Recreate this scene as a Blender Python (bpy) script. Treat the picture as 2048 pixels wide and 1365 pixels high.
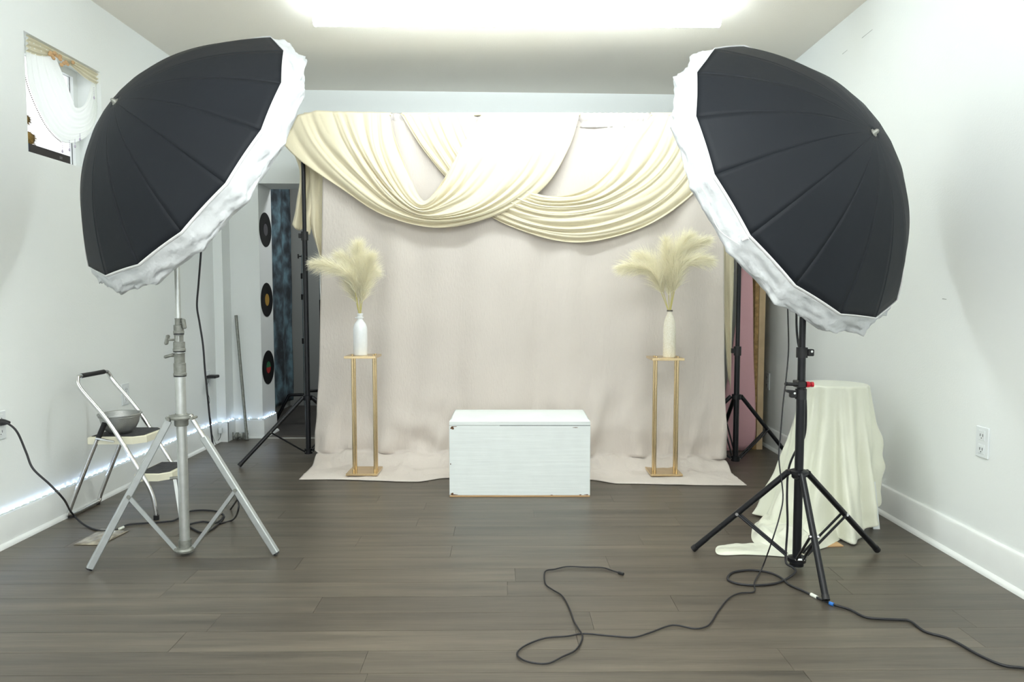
import bpy, math, random
from mathutils import Vector, Matrix, noise
random.seed(7)
PI = math.pi
S = bpy.context.scene
col = S.collection
for o in list(bpy.data.objects): bpy.data.objects.remove(o)

# ------------------------------------------------------------ camera
FPX, CX, CY, H = 1400.0, 1024.0, 682.5, 1.03
PITCH = math.atan((CY - 596.0) / FPX)
cam_d = bpy.data.cameras.new('camera'); cam = bpy.data.objects.new('camera', cam_d); col.objects.link(cam)
cam.location = (0, 0, H); cam.rotation_euler = (PI / 2 - PITCH, 0, 0)
cam_d.sensor_width = 36; cam_d.lens = FPX / 2048 * 36; cam_d.clip_start = .05; cam_d.clip_end = 200
S.camera = cam
# ------------------------------------------------------------ world and light
w = bpy.data.worlds.new('world'); S.world = w; w.use_nodes = True
bg = w.node_tree.nodes['Background']; bg.inputs[0].default_value = (.91, .97, 1.0, 1); bg.inputs[1].default_value = 1.35
TUBE = 24.5
LED = 20.0
def area(name, loc, rot, sx, sy, power, colr):
    l = bpy.data.lights.new(name, 'AREA'); l.shape = 'RECTANGLE'; l.size = sx; l.size_y = sy; l.energy = power; l.color = colr
    o = bpy.data.objects.new(name, l); col.objects.link(o); o.location = loc; o.rotation_euler = rot
    return o
area('added_ceiling_fill', (0, -.25, 1.3), (math.radians(180), 0, 0), 1.6, .8, 70, (.96, .98, 1.0))   # added unseen fill behind the camera, aimed up to brighten the ceiling
S.view_settings.view_transform = 'Standard'; S.view_settings.look = 'None'
S.view_settings.gamma = 1; S.view_settings.use_curve_mapping = False
S.view_settings.exposure = 0.64

# ------------------------------------------------------------ measuring helpers (sight lines onto real planes)
FW = Vector((0, math.cos(PITCH), -math.sin(PITCH))); UP = Vector((0, math.sin(PITCH), math.cos(PITCH)))
CAM = Vector((0, 0, H))
def ray(x, y): return FW + (x - CX) / FPX * Vector((1, 0, 0)) - (y - CY) / FPX * UP
def fl(x, y, z=0.0):
    d = ray(x, y); return CAM + d * ((z - H) / d.z)
def dep(x, y, Y):
    d = ray(x, y); return CAM + d * (Y / d.y)
def atX(x, y, X):
    d = ray(x, y); return CAM + d * (X / d.x)
def at_plane(x, y, p, n):
    d = ray(x, y); return CAM + d * ((p - CAM).dot(n) / d.dot(n))

# ------------------------------------------------------------ materials
def lin(c):
    return tuple(((v / 255) / 12.92 if v / 255 <= .04045 else ((v / 255 + .055) / 1.055) ** 2.4) for v in c) + (1,)
def new_mat(name):
    m = bpy.data.materials.new(name); m.use_nodes = True
    return m, m.node_tree, m.node_tree.nodes['Principled BSDF']
def mat(name, c, rough=.5, metal=0, nscale=0, namp=0, bump=0, bscale=60, bstretch=(1, 1, 1), sheen=0, trans=0, coat=0, spec=None, c2=None, bdist=.004, tcol=None):
    m, t, b = new_mat(name)
    c = lin(c); b.inputs['Base Color'].default_value = c
    b.inputs['Roughness'].default_value = rough; b.inputs['Metallic'].default_value = metal
    if sheen: b.inputs['Sheen Weight'].default_value = sheen
    if coat: b.inputs['Coat Weight'].default_value = coat
    if spec is not None: b.inputs['Specular IOR Level'].default_value = spec
    tc = t.nodes.new('ShaderNodeTexCoord')
    if nscale:
        n = t.nodes.new('ShaderNodeTexNoise'); n.inputs['Scale'].default_value = nscale; n.inputs['Detail'].default_value = 5
        t.links.new(tc.outputs['Object'], n.inputs['Vector'])
        r = t.nodes.new('ShaderNodeValToRGB')
        lo = lin(c2) if c2 else tuple(v * (1 - namp) for v in c[:3]) + (1,)
        r.color_ramp.elements[0].position = .35; r.color_ramp.elements[1].position = .65
        r.color_ramp.elements[0].color = lo; r.color_ramp.elements[1].color = c
        t.links.new(n.outputs['Fac'], r.inputs['Fac']); t.links.new(r.outputs['Color'], b.inputs['Base Color'])
    if bump:
        mp = t.nodes.new('ShaderNodeMapping'); mp.inputs['Scale'].default_value = bstretch
        t.links.new(tc.outputs['Object'], mp.inputs['Vector'])
        n2 = t.nodes.new('ShaderNodeTexNoise'); n2.inputs['Scale'].default_value = bscale; n2.inputs['Detail'].default_value = 4
        t.links.new(mp.outputs['Vector'], n2.inputs['Vector'])
        bp = t.nodes.new('ShaderNodeBump'); bp.inputs['Strength'].default_value = min(1, bump); bp.inputs['Distance'].default_value = bdist
        t.links.new(n2.outputs['Fac'], bp.inputs['Height']); t.links.new(bp.outputs['Normal'], b.inputs['Normal'])
    if trans:
        tr = t.nodes.new('ShaderNodeBsdfTranslucent'); tr.inputs['Color'].default_value = lin(tcol) if tcol else c
        mx = t.nodes.new('ShaderNodeMixShader'); mx.inputs[0].default_value = trans
        t.links.new(b.outputs[0], mx.inputs[1]); t.links.new(tr.outputs[0], mx.inputs[2])
        t.links.new(mx.outputs[0], t.nodes['Material Output'].inputs['Surface'])
    return m
def emis(name, c, s):
    m, t, b = new_mat(name)
    b.inputs['Base Color'].default_value = lin(c); b.inputs['Emission Color'].default_value = lin(c); b.inputs['Emission Strength'].default_value = s
    return m
WALL = mat('wall_paint', (239, 243, 241), .55, bump=.15, bscale=140, nscale=1.3, namp=.02)
CEIL = mat('ceiling_paint', (246, 242, 232), .7, bump=.25, bscale=160)
TRIM = mat('trim_paint', (232, 235, 233), .35, nscale=9, namp=.03)
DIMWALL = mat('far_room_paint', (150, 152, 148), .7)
BLACK = mat('black_metal', (22, 23, 27), .35, metal=.3)
BLKPL = mat('black_plastic', (24, 24, 26), .5)
CABLE = mat('cable_rubber', (26, 26, 30), .5)
SILVER = mat('satin_silver', (205, 208, 205), .36, metal=.85, nscale=40, namp=.1)
ALU = mat('brushed_square_tube', (190, 195, 195), .42, metal=.7, nscale=30, namp=.08)
CAST = mat('cast_grey_metal', (150, 152, 145), .5, metal=.6, nscale=60, namp=.25)
CHROME = mat('chrome', (225, 226, 226), .12, metal=1)
GOLD = mat('gold_metal', (224, 200, 158), .25, metal=1, nscale=15, namp=.08)
CREAM = mat('cream_satin', (240, 230, 200), .55, sheen=.25, trans=.16, bump=.5, bscale=38, bstretch=(1, 1, .5))
SATIN = mat('ivory_satin', (230, 232, 214), .30, sheen=.2, trans=.05, bump=.7, bscale=9, bdist=.012, spec=.6)
LINEN = mat('beige_linen', (221, 212, 203), .85, trans=.08, bump=.6, bscale=95, bstretch=(1, 1, .35), nscale=2.2, namp=.05)
POCKET = mat('beige_rod_pocket', (205, 198, 194), .85, bump=.4, bscale=80)
UMB = mat('black_umbrella_cloth', (31, 34, 39), .55, trans=.10, tcol=(140, 156, 176), sheen=0, spec=.2, bump=.2, bscale=24, nscale=3, namp=.12)
UMBIN = mat('silver_lining', (220, 222, 225), .4, trans=.0)
DIFF = mat('white_diffuser_cloth', (248, 250, 251), .6, trans=.5, bump=1, bscale=13, bdist=.02)
HEM = mat('white_hem', (245, 246, 246), .6)
WHITE = mat('white_painted_wood', (233, 239, 237), .42, nscale=14, namp=.03, bump=.35, bscale=12, bstretch=(.2, 1, 5))
CHIP = mat('bare_wood_chip', (120, 84, 52), .8, nscale=90, namp=.5)
WOODEDGE = mat('raw_wood_edge', (196, 158, 112), .7)
CERAM = mat('white_glazed_bottle', (240, 242, 242), .3, coat=.2, nscale=40, namp=.04)
CERAM2 = mat('speckled_ivory_bottle', (248, 244, 230), .45, nscale=240, namp=.0, c2=(228, 220, 196))
PAMP = mat('pampas_feather', (255, 250, 228), .8, trans=.3)
STEMM = mat('pampas_stem', (206, 196, 126), .7)
GREYPLATE = mat('outlet_plastic', (226, 231, 232), .3)
DARKSLOT = mat('outlet_slot', (45, 45, 48), .6)
TREAD = mat('black_rubber_tread', (44, 44, 47), .8, nscale=45, namp=0, c2=(70, 70, 72), bump=.5, bscale=200)
STEPM = mat('cream_enamel', (232, 229, 206), .38, nscale=20, namp=.06)
BOWLM = mat('dull_aluminium', (176, 178, 176), .38, metal=.75, bump=.3, bscale=180)
RED = mat('red_plastic', (190, 24, 44), .35)
PINK = mat('pink_cloth', (226, 178, 184), .85, bump=.3, bscale=60)
LUMBER = mat('pine_lumber', (205, 180, 142), .7, nscale=9, namp=.18, bump=.3, bscale=30, bstretch=(4, 4, .3))
OSB = mat('osb_board', (186, 152, 98), .8, nscale=45, namp=.45)
VINYL = mat('record_vinyl', (10, 10, 12), .5, spec=.2)
LAB1 = mat('record_label_grey', (70, 68, 74), .5); LAB2 = mat('record_label_gold', (168, 132, 48), .5)
LAB3 = mat('record_label_red', (170, 40, 36), .5); LAB4 = mat('record_label_green', (40, 110, 70), .5)
TEAL_T = mat('tape_white', (222, 226, 216), .5); BLUET = mat('tape_blue', (40, 110, 190), .4)
GOLDFUR = mat('dried_gold_straw', (176, 142, 74), .85, nscale=16, namp=0, c2=(92, 74, 40), bump=1, bscale=50)
BOXD = mat('dark_box', (38, 34, 36), .5); BOXB = mat('navy_box_end', (30, 44, 76), .5)
SHEER = mat('sheer_white_voile', (246, 248, 244), .8, trans=.6)
VAL = mat('valance_cream', (226, 220, 196), .8, trans=.3, bump=.7, bscale=60)
ROSE = mat('peach_ribbon', (226, 190, 142), .6, trans=.3)
BEAD = mat('bead_brown', (120, 108, 96), .3); CRYS = mat('crystal_bead', (190, 180, 200), .15)
PAPERM = mat('clear_packet', (178, 170, 150), .28, nscale=22, namp=0, c2=(104, 96, 84), coat=.5)
FOAM = emis('tube_diffuser', (240, 251, 255), TUBE); FOAM2 = emis('added_tube_diffuser', (240, 251, 255), TUBE * 1.7)
LEDM = emis('led_glow', (190, 215, 255), LED)
GLASSM, t_, b_ = new_mat('window_glass')
b_.inputs['Transmission Weight'].default_value = 1; b_.inputs['Roughness'].default_value = .0; b_.inputs['IOR'].default_value = 1.02
# tie-dye cloth in the far room
SMOKE, t, b = new_mat('smoky_teal_cloth'); b.inputs['Roughness'].default_value = .9
tc = t.nodes.new('ShaderNodeTexCoord'); n = t.nodes.new('ShaderNodeTexNoise'); n.inputs['Scale'].default_value = 7; n.inputs['Detail'].default_value = 9; n.inputs['Distortion'].default_value = .2
r = t.nodes.new('ShaderNodeValToRGB'); e = r.color_ramp.elements
e[0].position = .38; e[0].color = lin((44, 50, 55)); e[1].position = .72; e[1].color = lin((112, 146, 158))
x_ = e.new(.5); x_.color = lin((70, 84, 92))
t.links.new(tc.outputs['Object'], n.inputs['Vector']); t.links.new(n.outputs['Fac'], r.inputs['Fac']); t.links.new(r.outputs['Color'], b.inputs['Base Color'])
# vinyl plank wood
def plank_mat(name, vary):
    m, t, b = new_mat(name)
    N, L = t.nodes.new, t.links.new
    tc = N('ShaderNodeTexCoord'); oi = N('ShaderNodeObjectInfo')
    add = N('ShaderNodeVectorMath'); add.operation = 'MULTIPLY_ADD'
    cmb = N('ShaderNodeCombineXYZ')
    for i in range(3): L(oi.outputs['Random'], cmb.inputs[i])
    L(cmb.outputs[0], add.inputs[0]); add.inputs[1].default_value = (37, 91, 13); L(tc.outputs['Object'], add.inputs[2])
    mp = N('ShaderNodeMapping'); mp.inputs['Scale'].default_value = (.8, 14, 1); L(add.outputs[0], mp.inputs['Vector'])
    n1 = N('ShaderNodeTexNoise'); n1.inputs['Scale'].default_value = 1.6; n1.inputs['Detail'].default_value = 6; L(mp.outputs[0], n1.inputs['Vector'])
    mp2 = N('ShaderNodeMapping'); mp2.inputs['Scale'].default_value = (3, 90, 1); L(add.outputs[0], mp2.inputs['Vector'])
    n2 = N('ShaderNodeTexNoise'); n2.inputs['Scale'].default_value = 3; n2.inputs['Detail'].default_value = 4; L(mp2.outputs[0], n2.inputs['Vector'])
    r = N('ShaderNodeValToRGB'); e = r.color_ramp.elements
    e[0].position = .3; e[0].color = lin((62, 57, 49)); e[1].position = .72; e[1].color = lin((100, 92, 80))
    mx = N('ShaderNodeMath'); mx.operation = 'MULTIPLY_ADD'; mx.inputs[1].default_value = .35; L(n2.outputs['Fac'], mx.inputs[0])
    mm = N('ShaderNodeMath'); mm.operation = 'MULTIPLY_ADD'; mm.inputs[1].default_value = .75; mm.inputs[2].default_value = -.05; L(n1.outputs['Fac'], mm.inputs[0]); L(mm.outputs[0], mx.inputs[2])
    L(mx.outputs[0], r.inputs['Fac'])
    hs = N('ShaderNodeHueSaturation'); mr = N('ShaderNodeMapRange'); mr.inputs['To Min'].default_value = 1 - vary; mr.inputs['To Max'].default_value = 1 + vary
    L(oi.outputs['Random'], mr.inputs['Value']); L(mr.outputs[0], hs.inputs['Value']); L(r.outputs['Color'], hs.inputs['Color']); L(hs.outputs[0], b.inputs['Base Color'])
    b.inputs['Roughness'].default_value = .36; b.inputs['Specular IOR Level'].default_value = .6
    bp = N('ShaderNodeBump'); bp.inputs['Strength'].default_value = .25; bp.inputs['Distance'].default_value = .001; L(n2.outputs['Fac'], bp.inputs['Height']); L(bp.outputs[0], b.inputs['Normal'])
    return m
PLANK = plank_mat('vinyl_plank', .13)
GROUT = mat('plank_gap', (120, 114, 104), .8)
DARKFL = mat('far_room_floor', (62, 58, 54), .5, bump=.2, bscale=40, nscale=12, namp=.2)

# ------------------------------------------------------------ mesh helpers
def woff(o):
    v = Vector((0, 0, 0))
    while o: v += o.location; o = o.parent
    return v
class MB:
    def __init__(s): s.v = []; s.f = []; s.m = []; s.mats = []; s.cur = 0
    def use(s, m):
        if m not in s.mats: s.mats.append(m)
        s.cur = s.mats.index(m); return s
    def add(s, vs, fs):
        k = len(s.v); s.v += [Vector(p) for p in vs]; s.f += [tuple(i + k for i in f) for f in fs]; s.m += [s.cur] * len(fs); return s
    def box(s, a, b, M=None, ch=0.0):
        x0, y0, z0 = a; x1, y1, z1 = b
        if ch:
            c = ch; vs = []
            for z, i in ((z0, c), (z0 + c, 0), (z1 - c, 0), (z1, c)):
                for (px, py) in ((x0 + c, y0 + i), (x1 - c, y0 + i), (x1 - i, y0 + c), (x1 - i, y1 - c), (x1 - c, y1 - i), (x0 + c, y1 - i), (x0 + i, y1 - c), (x0 + i, y0 + c)): vs.append((px, py, z))
            fs = [tuple(range(7, -1, -1)), tuple(range(24, 32))]
            for l in range(3):
                for i in range(8): fs.append((l * 8 + i, l * 8 + (i + 1) % 8, l * 8 + 8 + (i + 1) % 8, l * 8 + 8 + i))
        else:
            vs = [(x0, y0, z0), (x1, y0, z0), (x1, y1, z0), (x0, y1, z0), (x0, y0, z1), (x1, y0, z1), (x1, y1, z1), (x0, y1, z1)]
            fs = [(3, 2, 1, 0), (4, 5, 6, 7), (0, 1, 5, 4), (1, 2, 6, 5), (2, 3, 7, 6), (3, 0, 4, 7)]
        if M: vs = [M @ Vector(p) for p in vs]
        return s.add(vs, fs)
    def cyl(s, p, q, r0, r1=None, n=14, square=False):
        p, q = Vector(p), Vector(q); r1 = r0 if r1 is None else r1
        return s.tube([p, q], [r0, r1], n=4 if square else n, ph=PI / 4 if square else 0)
    def tube(s, pts, r, n=8, ph=0, closed=False, cap=True):
        pts = [Vector(p) for p in pts]; k = len(pts)
        rs = r if isinstance(r, (list, tuple)) else [r] * k
        tan = []
        for i in range(k):
            a = pts[(i - 1) % k] if (closed or i > 0) else pts[0]; b = pts[(i + 1) % k] if (closed or i < k - 1) else pts[-1]
            d = b - a; tan.append(d.normalized() if d.length > 1e-9 else Vector((0, 0, 1)))
        ref = Vector((0, 0, 1)) if abs(tan[0].z) < .95 else Vector((0, 1, 0))
        u = tan[0].cross(ref).normalized(); vs = []
        for i in range(k):
            u = (u - tan[i] * u.dot(tan[i])); u = u.normalized() if u.length > 1e-9 else tan[i].orthogonal().normalized()
            w_ = tan[i].cross(u)
            for j in range(n):
                a = 2 * PI * j / n + ph; vs.append(pts[i] + (u * math.cos(a) + w_ * math.sin(a)) * rs[i])
        fs = []
        for i in range(k if closed else k - 1):
            for j in range(n):
                a, b = i * n + j, i * n + (j + 1) % n; c, d = ((i + 1) % k) * n + (j + 1) % n, ((i + 1) % k) * n + j
                fs.append((a, b, c, d))
        if cap and not closed: fs += [tuple(range(n - 1, -1, -1)), tuple((k - 1) * n + j for j in range(n))]
        return s.add(vs, fs)
    def lathe(s, o, prof, n=28, axis=None, cap=(True, True)):
        o = Vector(o); a = Vector(axis or (0, 0, 1)).normalized(); u = a.orthogonal().normalized(); w_ = a.cross(u); vs = []
        for r_, z in prof:
            for j in range(n):
                t_ = 2 * PI * j / n; vs.append(o + a * z + (u * math.cos(t_) + w_ * math.sin(t_)) * r_)
        fs = []
        for i in range(len(prof) - 1):
            for j in range(n): fs.append((i * n + j, i * n + (j + 1) % n, (i + 1) * n + (j + 1) % n, (i + 1) * n + j))
        if cap[0]: fs.append(tuple(range(n - 1, -1, -1)))
        if cap[1]: fs.append(tuple((len(prof) - 1) * n + j for j in range(n)))
        return s.add(vs, fs)
    def grid(s, P, closed=False):
        nr, nc = len(P), len(P[0]); fs = []
        for i in range(nr - 1):
            for j in range(nc if closed else nc - 1):
                fs.append((i * nc + j, i * nc + (j + 1) % nc, (i + 1) * nc + (j + 1) % nc, (i + 1) * nc + j))
        return s.add([p for row in P for p in row], fs)
    def prism(s, poly, d):  # poly: 3D points, d: extrusion vector
        poly = [Vector(p) for p in poly]; n = len(poly); d = Vector(d)
        return s.add(poly + [p + d for p in poly], [tuple(range(n - 1, -1, -1)), tuple(range(n, 2 * n))] + [(i, (i + 1) % n, n + (i + 1) % n, n + i) for i in range(n)])
    def ball(s, c, r, n=10, sc=(1, 1, 1)):
        c = Vector(c); P = []
        for i in range(1, n // 2 + 1):
            th = PI * i / (n // 2 + 1)
            P.append([c + Vector((math.sin(th) * math.cos(2 * PI * j / n) * sc[0], math.sin(th) * math.sin(2 * PI * j / n) * sc[1], math.cos(th) * sc[2])) * r for j in range(n)])
        vs = [p for row in P for p in row]; m = len(P); fs = [(i * n + j, (i + 1) * n + j, (i + 1) * n + (j + 1) % n, i * n + (j + 1) % n) for i in range(m - 1) for j in range(n)]
        vs += [c + Vector((0, 0, r * sc[2])), c - Vector((0, 0, r * sc[2]))]; a, b = m * n, m * n + 1
        fs += [(a, j, (j + 1) % n) for j in range(n)] + [(b, (m - 1) * n + (j + 1) % n, (m - 1) * n + j) for j in range(n)]
        return s.add(vs, fs)
    def build(s, name, m=None, parent=None, loc=None, smooth=40, solid=0, sub=0):
        base = woff(parent) if parent else Vector((0, 0, 0))
        l = Vector(loc) if loc is not None else Vector((0, 0, 0))
        me = bpy.data.meshes.new(name); me.from_pydata([tuple(p - base - l) for p in s.v], [], s.f)
        if m is not None or not s.mats: me.materials.append(m)
        else:
            for q in s.mats: me.materials.append(q)
            me.polygons.foreach_set('material_index', s.m)
        me.update()
        if smooth:
            me.polygons.foreach_set('use_smooth', [True] * len(me.polygons))
            me.set_sharp_from_angle(angle=math.radians(smooth))
        o = bpy.data.objects.new(name, me); col.objects.link(o); o.location = l
        if parent: o.parent = parent
        if solid:
            md = o.modifiers.new('thickness', 'SOLIDIFY'); md.thickness = solid; md.offset = 0
        if sub:
            md = o.modifiers.new('smooth', 'SUBSURF'); md.levels = sub; md.render_levels = sub
        return o
def tag(o, label=None, cat=None, group=None, kind=None):
    if label: o['label'] = label
    if cat: o['category'] = cat
    if group: o['group'] = group
    if kind: o['kind'] = kind
    return o
def thing(name, label, cat, loc=(0, 0, 0), group=None):
    o = bpy.data.objects.new(name, None); col.objects.link(o); o.location = loc; o.empty_display_size = .05
    return tag(o, label, cat, group)
def struct(o): o['kind'] = 'structure'; return o
def spline(pts, n=8, closed=False):
    pts = [Vector(p) for p in pts]; out = []; k = len(pts)
    for i in range(k if closed else k - 1):
        p0 = pts[(i - 1) % k] if (closed or i) else pts[0]; p1 = pts[i]; p2 = pts[(i + 1) % k]; p3 = pts[(i + 2) % k] if (closed or i < k - 2) else pts[-1]
        for j in range(n):
            t_ = j / n
            out.append(.5 * ((2 * p1) + (p2 - p0) * t_ + (2 * p0 - 5 * p1 + 4 * p2 - p3) * t_ ** 2 + (3 * p1 - p0 - 3 * p2 + p3) * t_ ** 3))
    if not closed: out.append(pts[-1])
    return out
def resample(pts, n):
    d = [0]
    for a, b in zip(pts, pts[1:]): d.append(d[-1] + (b - a).length)
    out = []; j = 0
    for i in range(n):
        t_ = d[-1] * i / (n - 1)
        while j < len(d) - 2 and d[j + 1] < t_: j += 1
        q = (t_ - d[j]) / max(1e-9, d[j + 1] - d[j]); out.append(pts[j].lerp(pts[j + 1], min(1, max(0, q))))
    return out
def nz(x, y, z=0): return noise.noise(Vector((x, y, z)))
def sstep(a, b, x):
    x = min(1, max(0, (x - a) / (b - a))); return x * x * (3 - 2 * x)
def lerp(a, b, t_): return a + (b - a) * t_

# ============================================================ THE ROOM
XL, XR, HC = -2.11, 1.78, 2.52
YN = -1.6                      # the room goes on behind the camera
BY0, BY1 = 5.10, 5.26          # back wall, slightly askew
def backY(x): return BY0 + (BY1 - BY0) * (x - XL) / (XR - XL)
floor = MB().box((XL - .3, YN, -.06), (XR + .3, 7.0, -.012)).build('floor', GROUT, smooth=0); struct(floor)
# far part of the floor, beyond the threshold
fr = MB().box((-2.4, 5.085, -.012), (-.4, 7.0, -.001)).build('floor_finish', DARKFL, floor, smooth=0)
# planks, row by row
PW, ANG = .1235, math.radians(.7)
rnd = random.Random(3)
rows = []
ca, sa = math.cos(ANG), math.sin(ANG)
def plank_mesh(L):
    g = .0005; b = MB().box((g, g, -.012), (L - g, PW - g, 0))
    me = bpy.data.meshes.new('plank'); me.from_pydata([tuple(p) for p in b.v], [], b.f); me.materials.append(PLANK); return me
full = plank_mesh(1.2)
y = 1.372
while y < 5.30:
    x = XL - .02 - rnd.uniform(0, 1.1)
    while x < XR + .05:
        x0 = max(x, XL - .05); x1 = min(x + 1.2, XR + .06)
        if x1 - x0 > .06 and y + PW < 5.26:
            me = full if x1 - x0 > 1.1999 else plank_mesh(x1 - x0)
            o = bpy.data.objects.new('plank', me); col.objects.link(o); o.parent = floor
            o.location = (x0, y + (x0 * math.tan(ANG)), 0); o.rotation_euler = (0, 0, ANG)
        x += 1.2
    y += PW
# near floor behind the frame's lower edge
MB().box((XL, YN, -.012), (XR, 1.33, -.0005)).build('floor_finish', PLANK, floor, smooth=0)

# ceiling
struct(MB().box((XL - .3, YN, HC), (XR + .3, 7.0, HC + .1)).build('ceiling', CEIL, smooth=0))
# left wall with a window opening
WY0, WY1, WZ0, WZ1, WT = 3.100, 3.665, 1.668, 2.183, .15
b = MB()
b.box((XL - WT, YN, 0), (XL, WY0, HC)); b.box((XL - WT, WY1, 0), (XL, 4.965, HC))
b.box((XL - WT, WY0, 0), (XL, WY1, WZ0)); b.box((XL - WT, WY0, WZ1), (XL, WY1, HC))
wl = struct(b.build('wall_left', WALL, smooth=0))
# short step in the corner
struct(MB().box((XL - WT, 4.965, 0), (-2.045, backY(-2.04), HC)).build('trim_1', WALL, smooth=0))
struct(MB().box((XR, YN, 0), (XR + .12, backY(XR) + .1, HC)).build('wall_right', WALL, smooth=0))
wr = bpy.data.objects['wall_right']
SCUFF = mat('wall_scuff', (176, 180, 178), .8); PATCH = mat('filler_patch', (255, 255, 255), .5)
for (xa, ya_, xb, yb__, t__, m_) in ((1724, 76, 1745, 59, .0035, SCUFF), (1685, 108, 1695, 100, .003, SCUFF), (1912, 96, 1918, 87, .009, PATCH), (1922, 90, 1925, 84, .006, PATCH), (1885, 598, 1893, 599, .004, SCUFF)):
    a_, c__ = atX(xa, ya_, XR - .0005), atX(xb, yb__, XR - .0005); u_ = (c__ - a_).normalized().cross(Vector((1, 0, 0))) * t__ * .5
    MB().prism([a_ - u_, c__ - u_ * .6, c__ + u_ * .6, a_ + u_], (-.0006, 0, 0)).build('scuff', m_, wr, smooth=0)
# back wall with doorway
DX0, DX1, DZ = -1.835, -.95, 1.855
def quadwall(x0, x1, z0, z1, th=.27):
    b = MB(); P = [(x0, backY(x0)), (x1, backY(x1)), (x1, backY(x1) + th), (x0, backY(x0) + th)]
    b.add([(p[0], p[1], z) for z in (z0, z1) for p in P], [(3, 2, 1, 0), (4, 5, 6, 7), (0, 1, 5, 4), (1, 2, 6, 5), (2, 3, 7, 6), (3, 0, 4, 7)])
    return b
b = MB()
for a in ((-2.14, DX0, 0, HC), (DX0, DX1, DZ, HC), (DX1, XR, 0, HC)):
    q = quadwall(*a); b.add(q.v, q.f)
struct(b.build('wall_back', WALL, smooth=0))
# far room shell
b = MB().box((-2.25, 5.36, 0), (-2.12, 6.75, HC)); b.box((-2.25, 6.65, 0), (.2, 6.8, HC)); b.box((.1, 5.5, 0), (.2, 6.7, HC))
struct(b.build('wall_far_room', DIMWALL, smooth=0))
area('added_far_room_fill', (-1.0, 5.9, 2.45), (0, 0, 0), .6, .3, 11, (.95, .98, 1.0))  # added fill light, lifts the dark room beyond the doorway
# baseboards with shoe moulding
BH = .138
def base_run(name, p, q, nrm):
    p, q, nrm = Vector(p), Vector(q), Vector(nrm)
    prof = [(0, 0), (.015, 0), (.015, BH - .012), (.011, BH - .004), (.004, BH), (0, BH)]
    b = MB(); b.prism([p + nrm * a + Vector((0, 0, z)) for a, z in prof], q - p); o = struct(b.build(name, TRIM, smooth=30))
    sh = [(.015, 0), (.031, 0), (.030, .008), (.026, .014), (.020, .018), (.015, .019)]
    b = MB(); b.prism([p + nrm * a + Vector((0, 0, z)) for a, z in sh], q - p); b.build('shoe_moulding', TRIM, o, smooth=60)
    return o
base_run('baseboard_left', (XL, YN, 0), (XL, 4.965, 0), (1, 0, 0))
base_run('baseboard_right', (XR, YN, 0), (XR, backY(XR), 0), (-1, 0, 0))
base_run('baseboard_back', (DX1, backY(DX1), 0), (XR, backY(XR), 0), (0, -1, 0))
base_run('baseboard_corner', (-2.045, backY(-2.045), 0), (DX0 + .01, backY(DX0), 0), (0, -1, 0))
base_run('baseboard_doorway', (DX0, backY(DX0) - .015, 0), (DX0, 5.375, 0), (1, 0, 0))
b = MB().box((XL, 4.95, 0), (-2.03, 4.965, BH)); b.box((-2.045, 4.955, 0), (-2.03, backY(-2.04) - .01, BH)); struct(b.build('baseboard_step', TRIM, smooth=0))
struct(MB().box((-1.83, 5.075, -.002), (-.95, 5.095, .004)).build('trim_2', mat('threshold_metal', (196, 196, 190), .4, metal=.4), smooth=0))

# window frame, panes
wf = MB(); xf0, xf1 = XL - WT, XL - WT + .03; fw = .035
wf.box((xf0, WY0, WZ0), (xf1, WY1, WZ0 + fw)); wf.box((xf0, WY0, WZ1 - fw), (xf1, WY1, WZ1)); wf.box((xf0, WY0, WZ0 + fw), (xf1, WY0 + fw, WZ1 - fw)); wf.box((xf0, WY1 - fw, WZ0 + fw), (xf1, WY1, WZ1 - fw))
win = struct(wf.build('window_1', TRIM, smooth=0))
MB().box((xf0 + .01, WY0 + fw, WZ0 + fw), (xf0 + .014, WY1 - fw, WZ1 - fw)).build('pane', GLASSM, win, smooth=0)

# ============================================================ CEILING TUBE LIGHTS
def tube_light(LY, label, half=1.0, glow=FOAM):
    T = thing('tube_light', label, 'ceiling light', (0, LY, HC)); zt = HC - .062
    b = MB(); b.prism([(-half, LY - .009, zt), (-half, LY + .009, zt), (-half, LY + .009, zt + .014), (-half, LY - .009, zt + .014)], (2.055 * half, .012, 0)); b.build('housing', TRIM, T, smooth=0)
    prof = [(-.012, 0), (-.023, -.005), (-.029, -.017), (-.027, -.037), (-.017, -.049), (0, -.053), (.017, -.049), (.027, -.037), (.029, -.017), (.023, -.005), (.012, 0)]
    b = MB(); b.prism([(-half - .002, LY + a, zt + z) for a, z in prof], (2.058 * half, .012, 0)); b.build('diffuser', glow, T, smooth=60)
    for x in (-.77 * half, .02, .72 * half):
        MB().box((x - .03, LY - .034, zt - .006), (x + .03, LY + .034, HC)).build('clip', TRIM, T, smooth=0)
tube_light(fl(1024, 25, HC - .048).y, 'long glowing white linear tube light fixed across the ceiling')
tube_light(1.45, 'added shorter white tube light, unseen on the ceiling above the camera', .62, FOAM2)  # unseen tube added to light the upper umbrella panels

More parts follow.
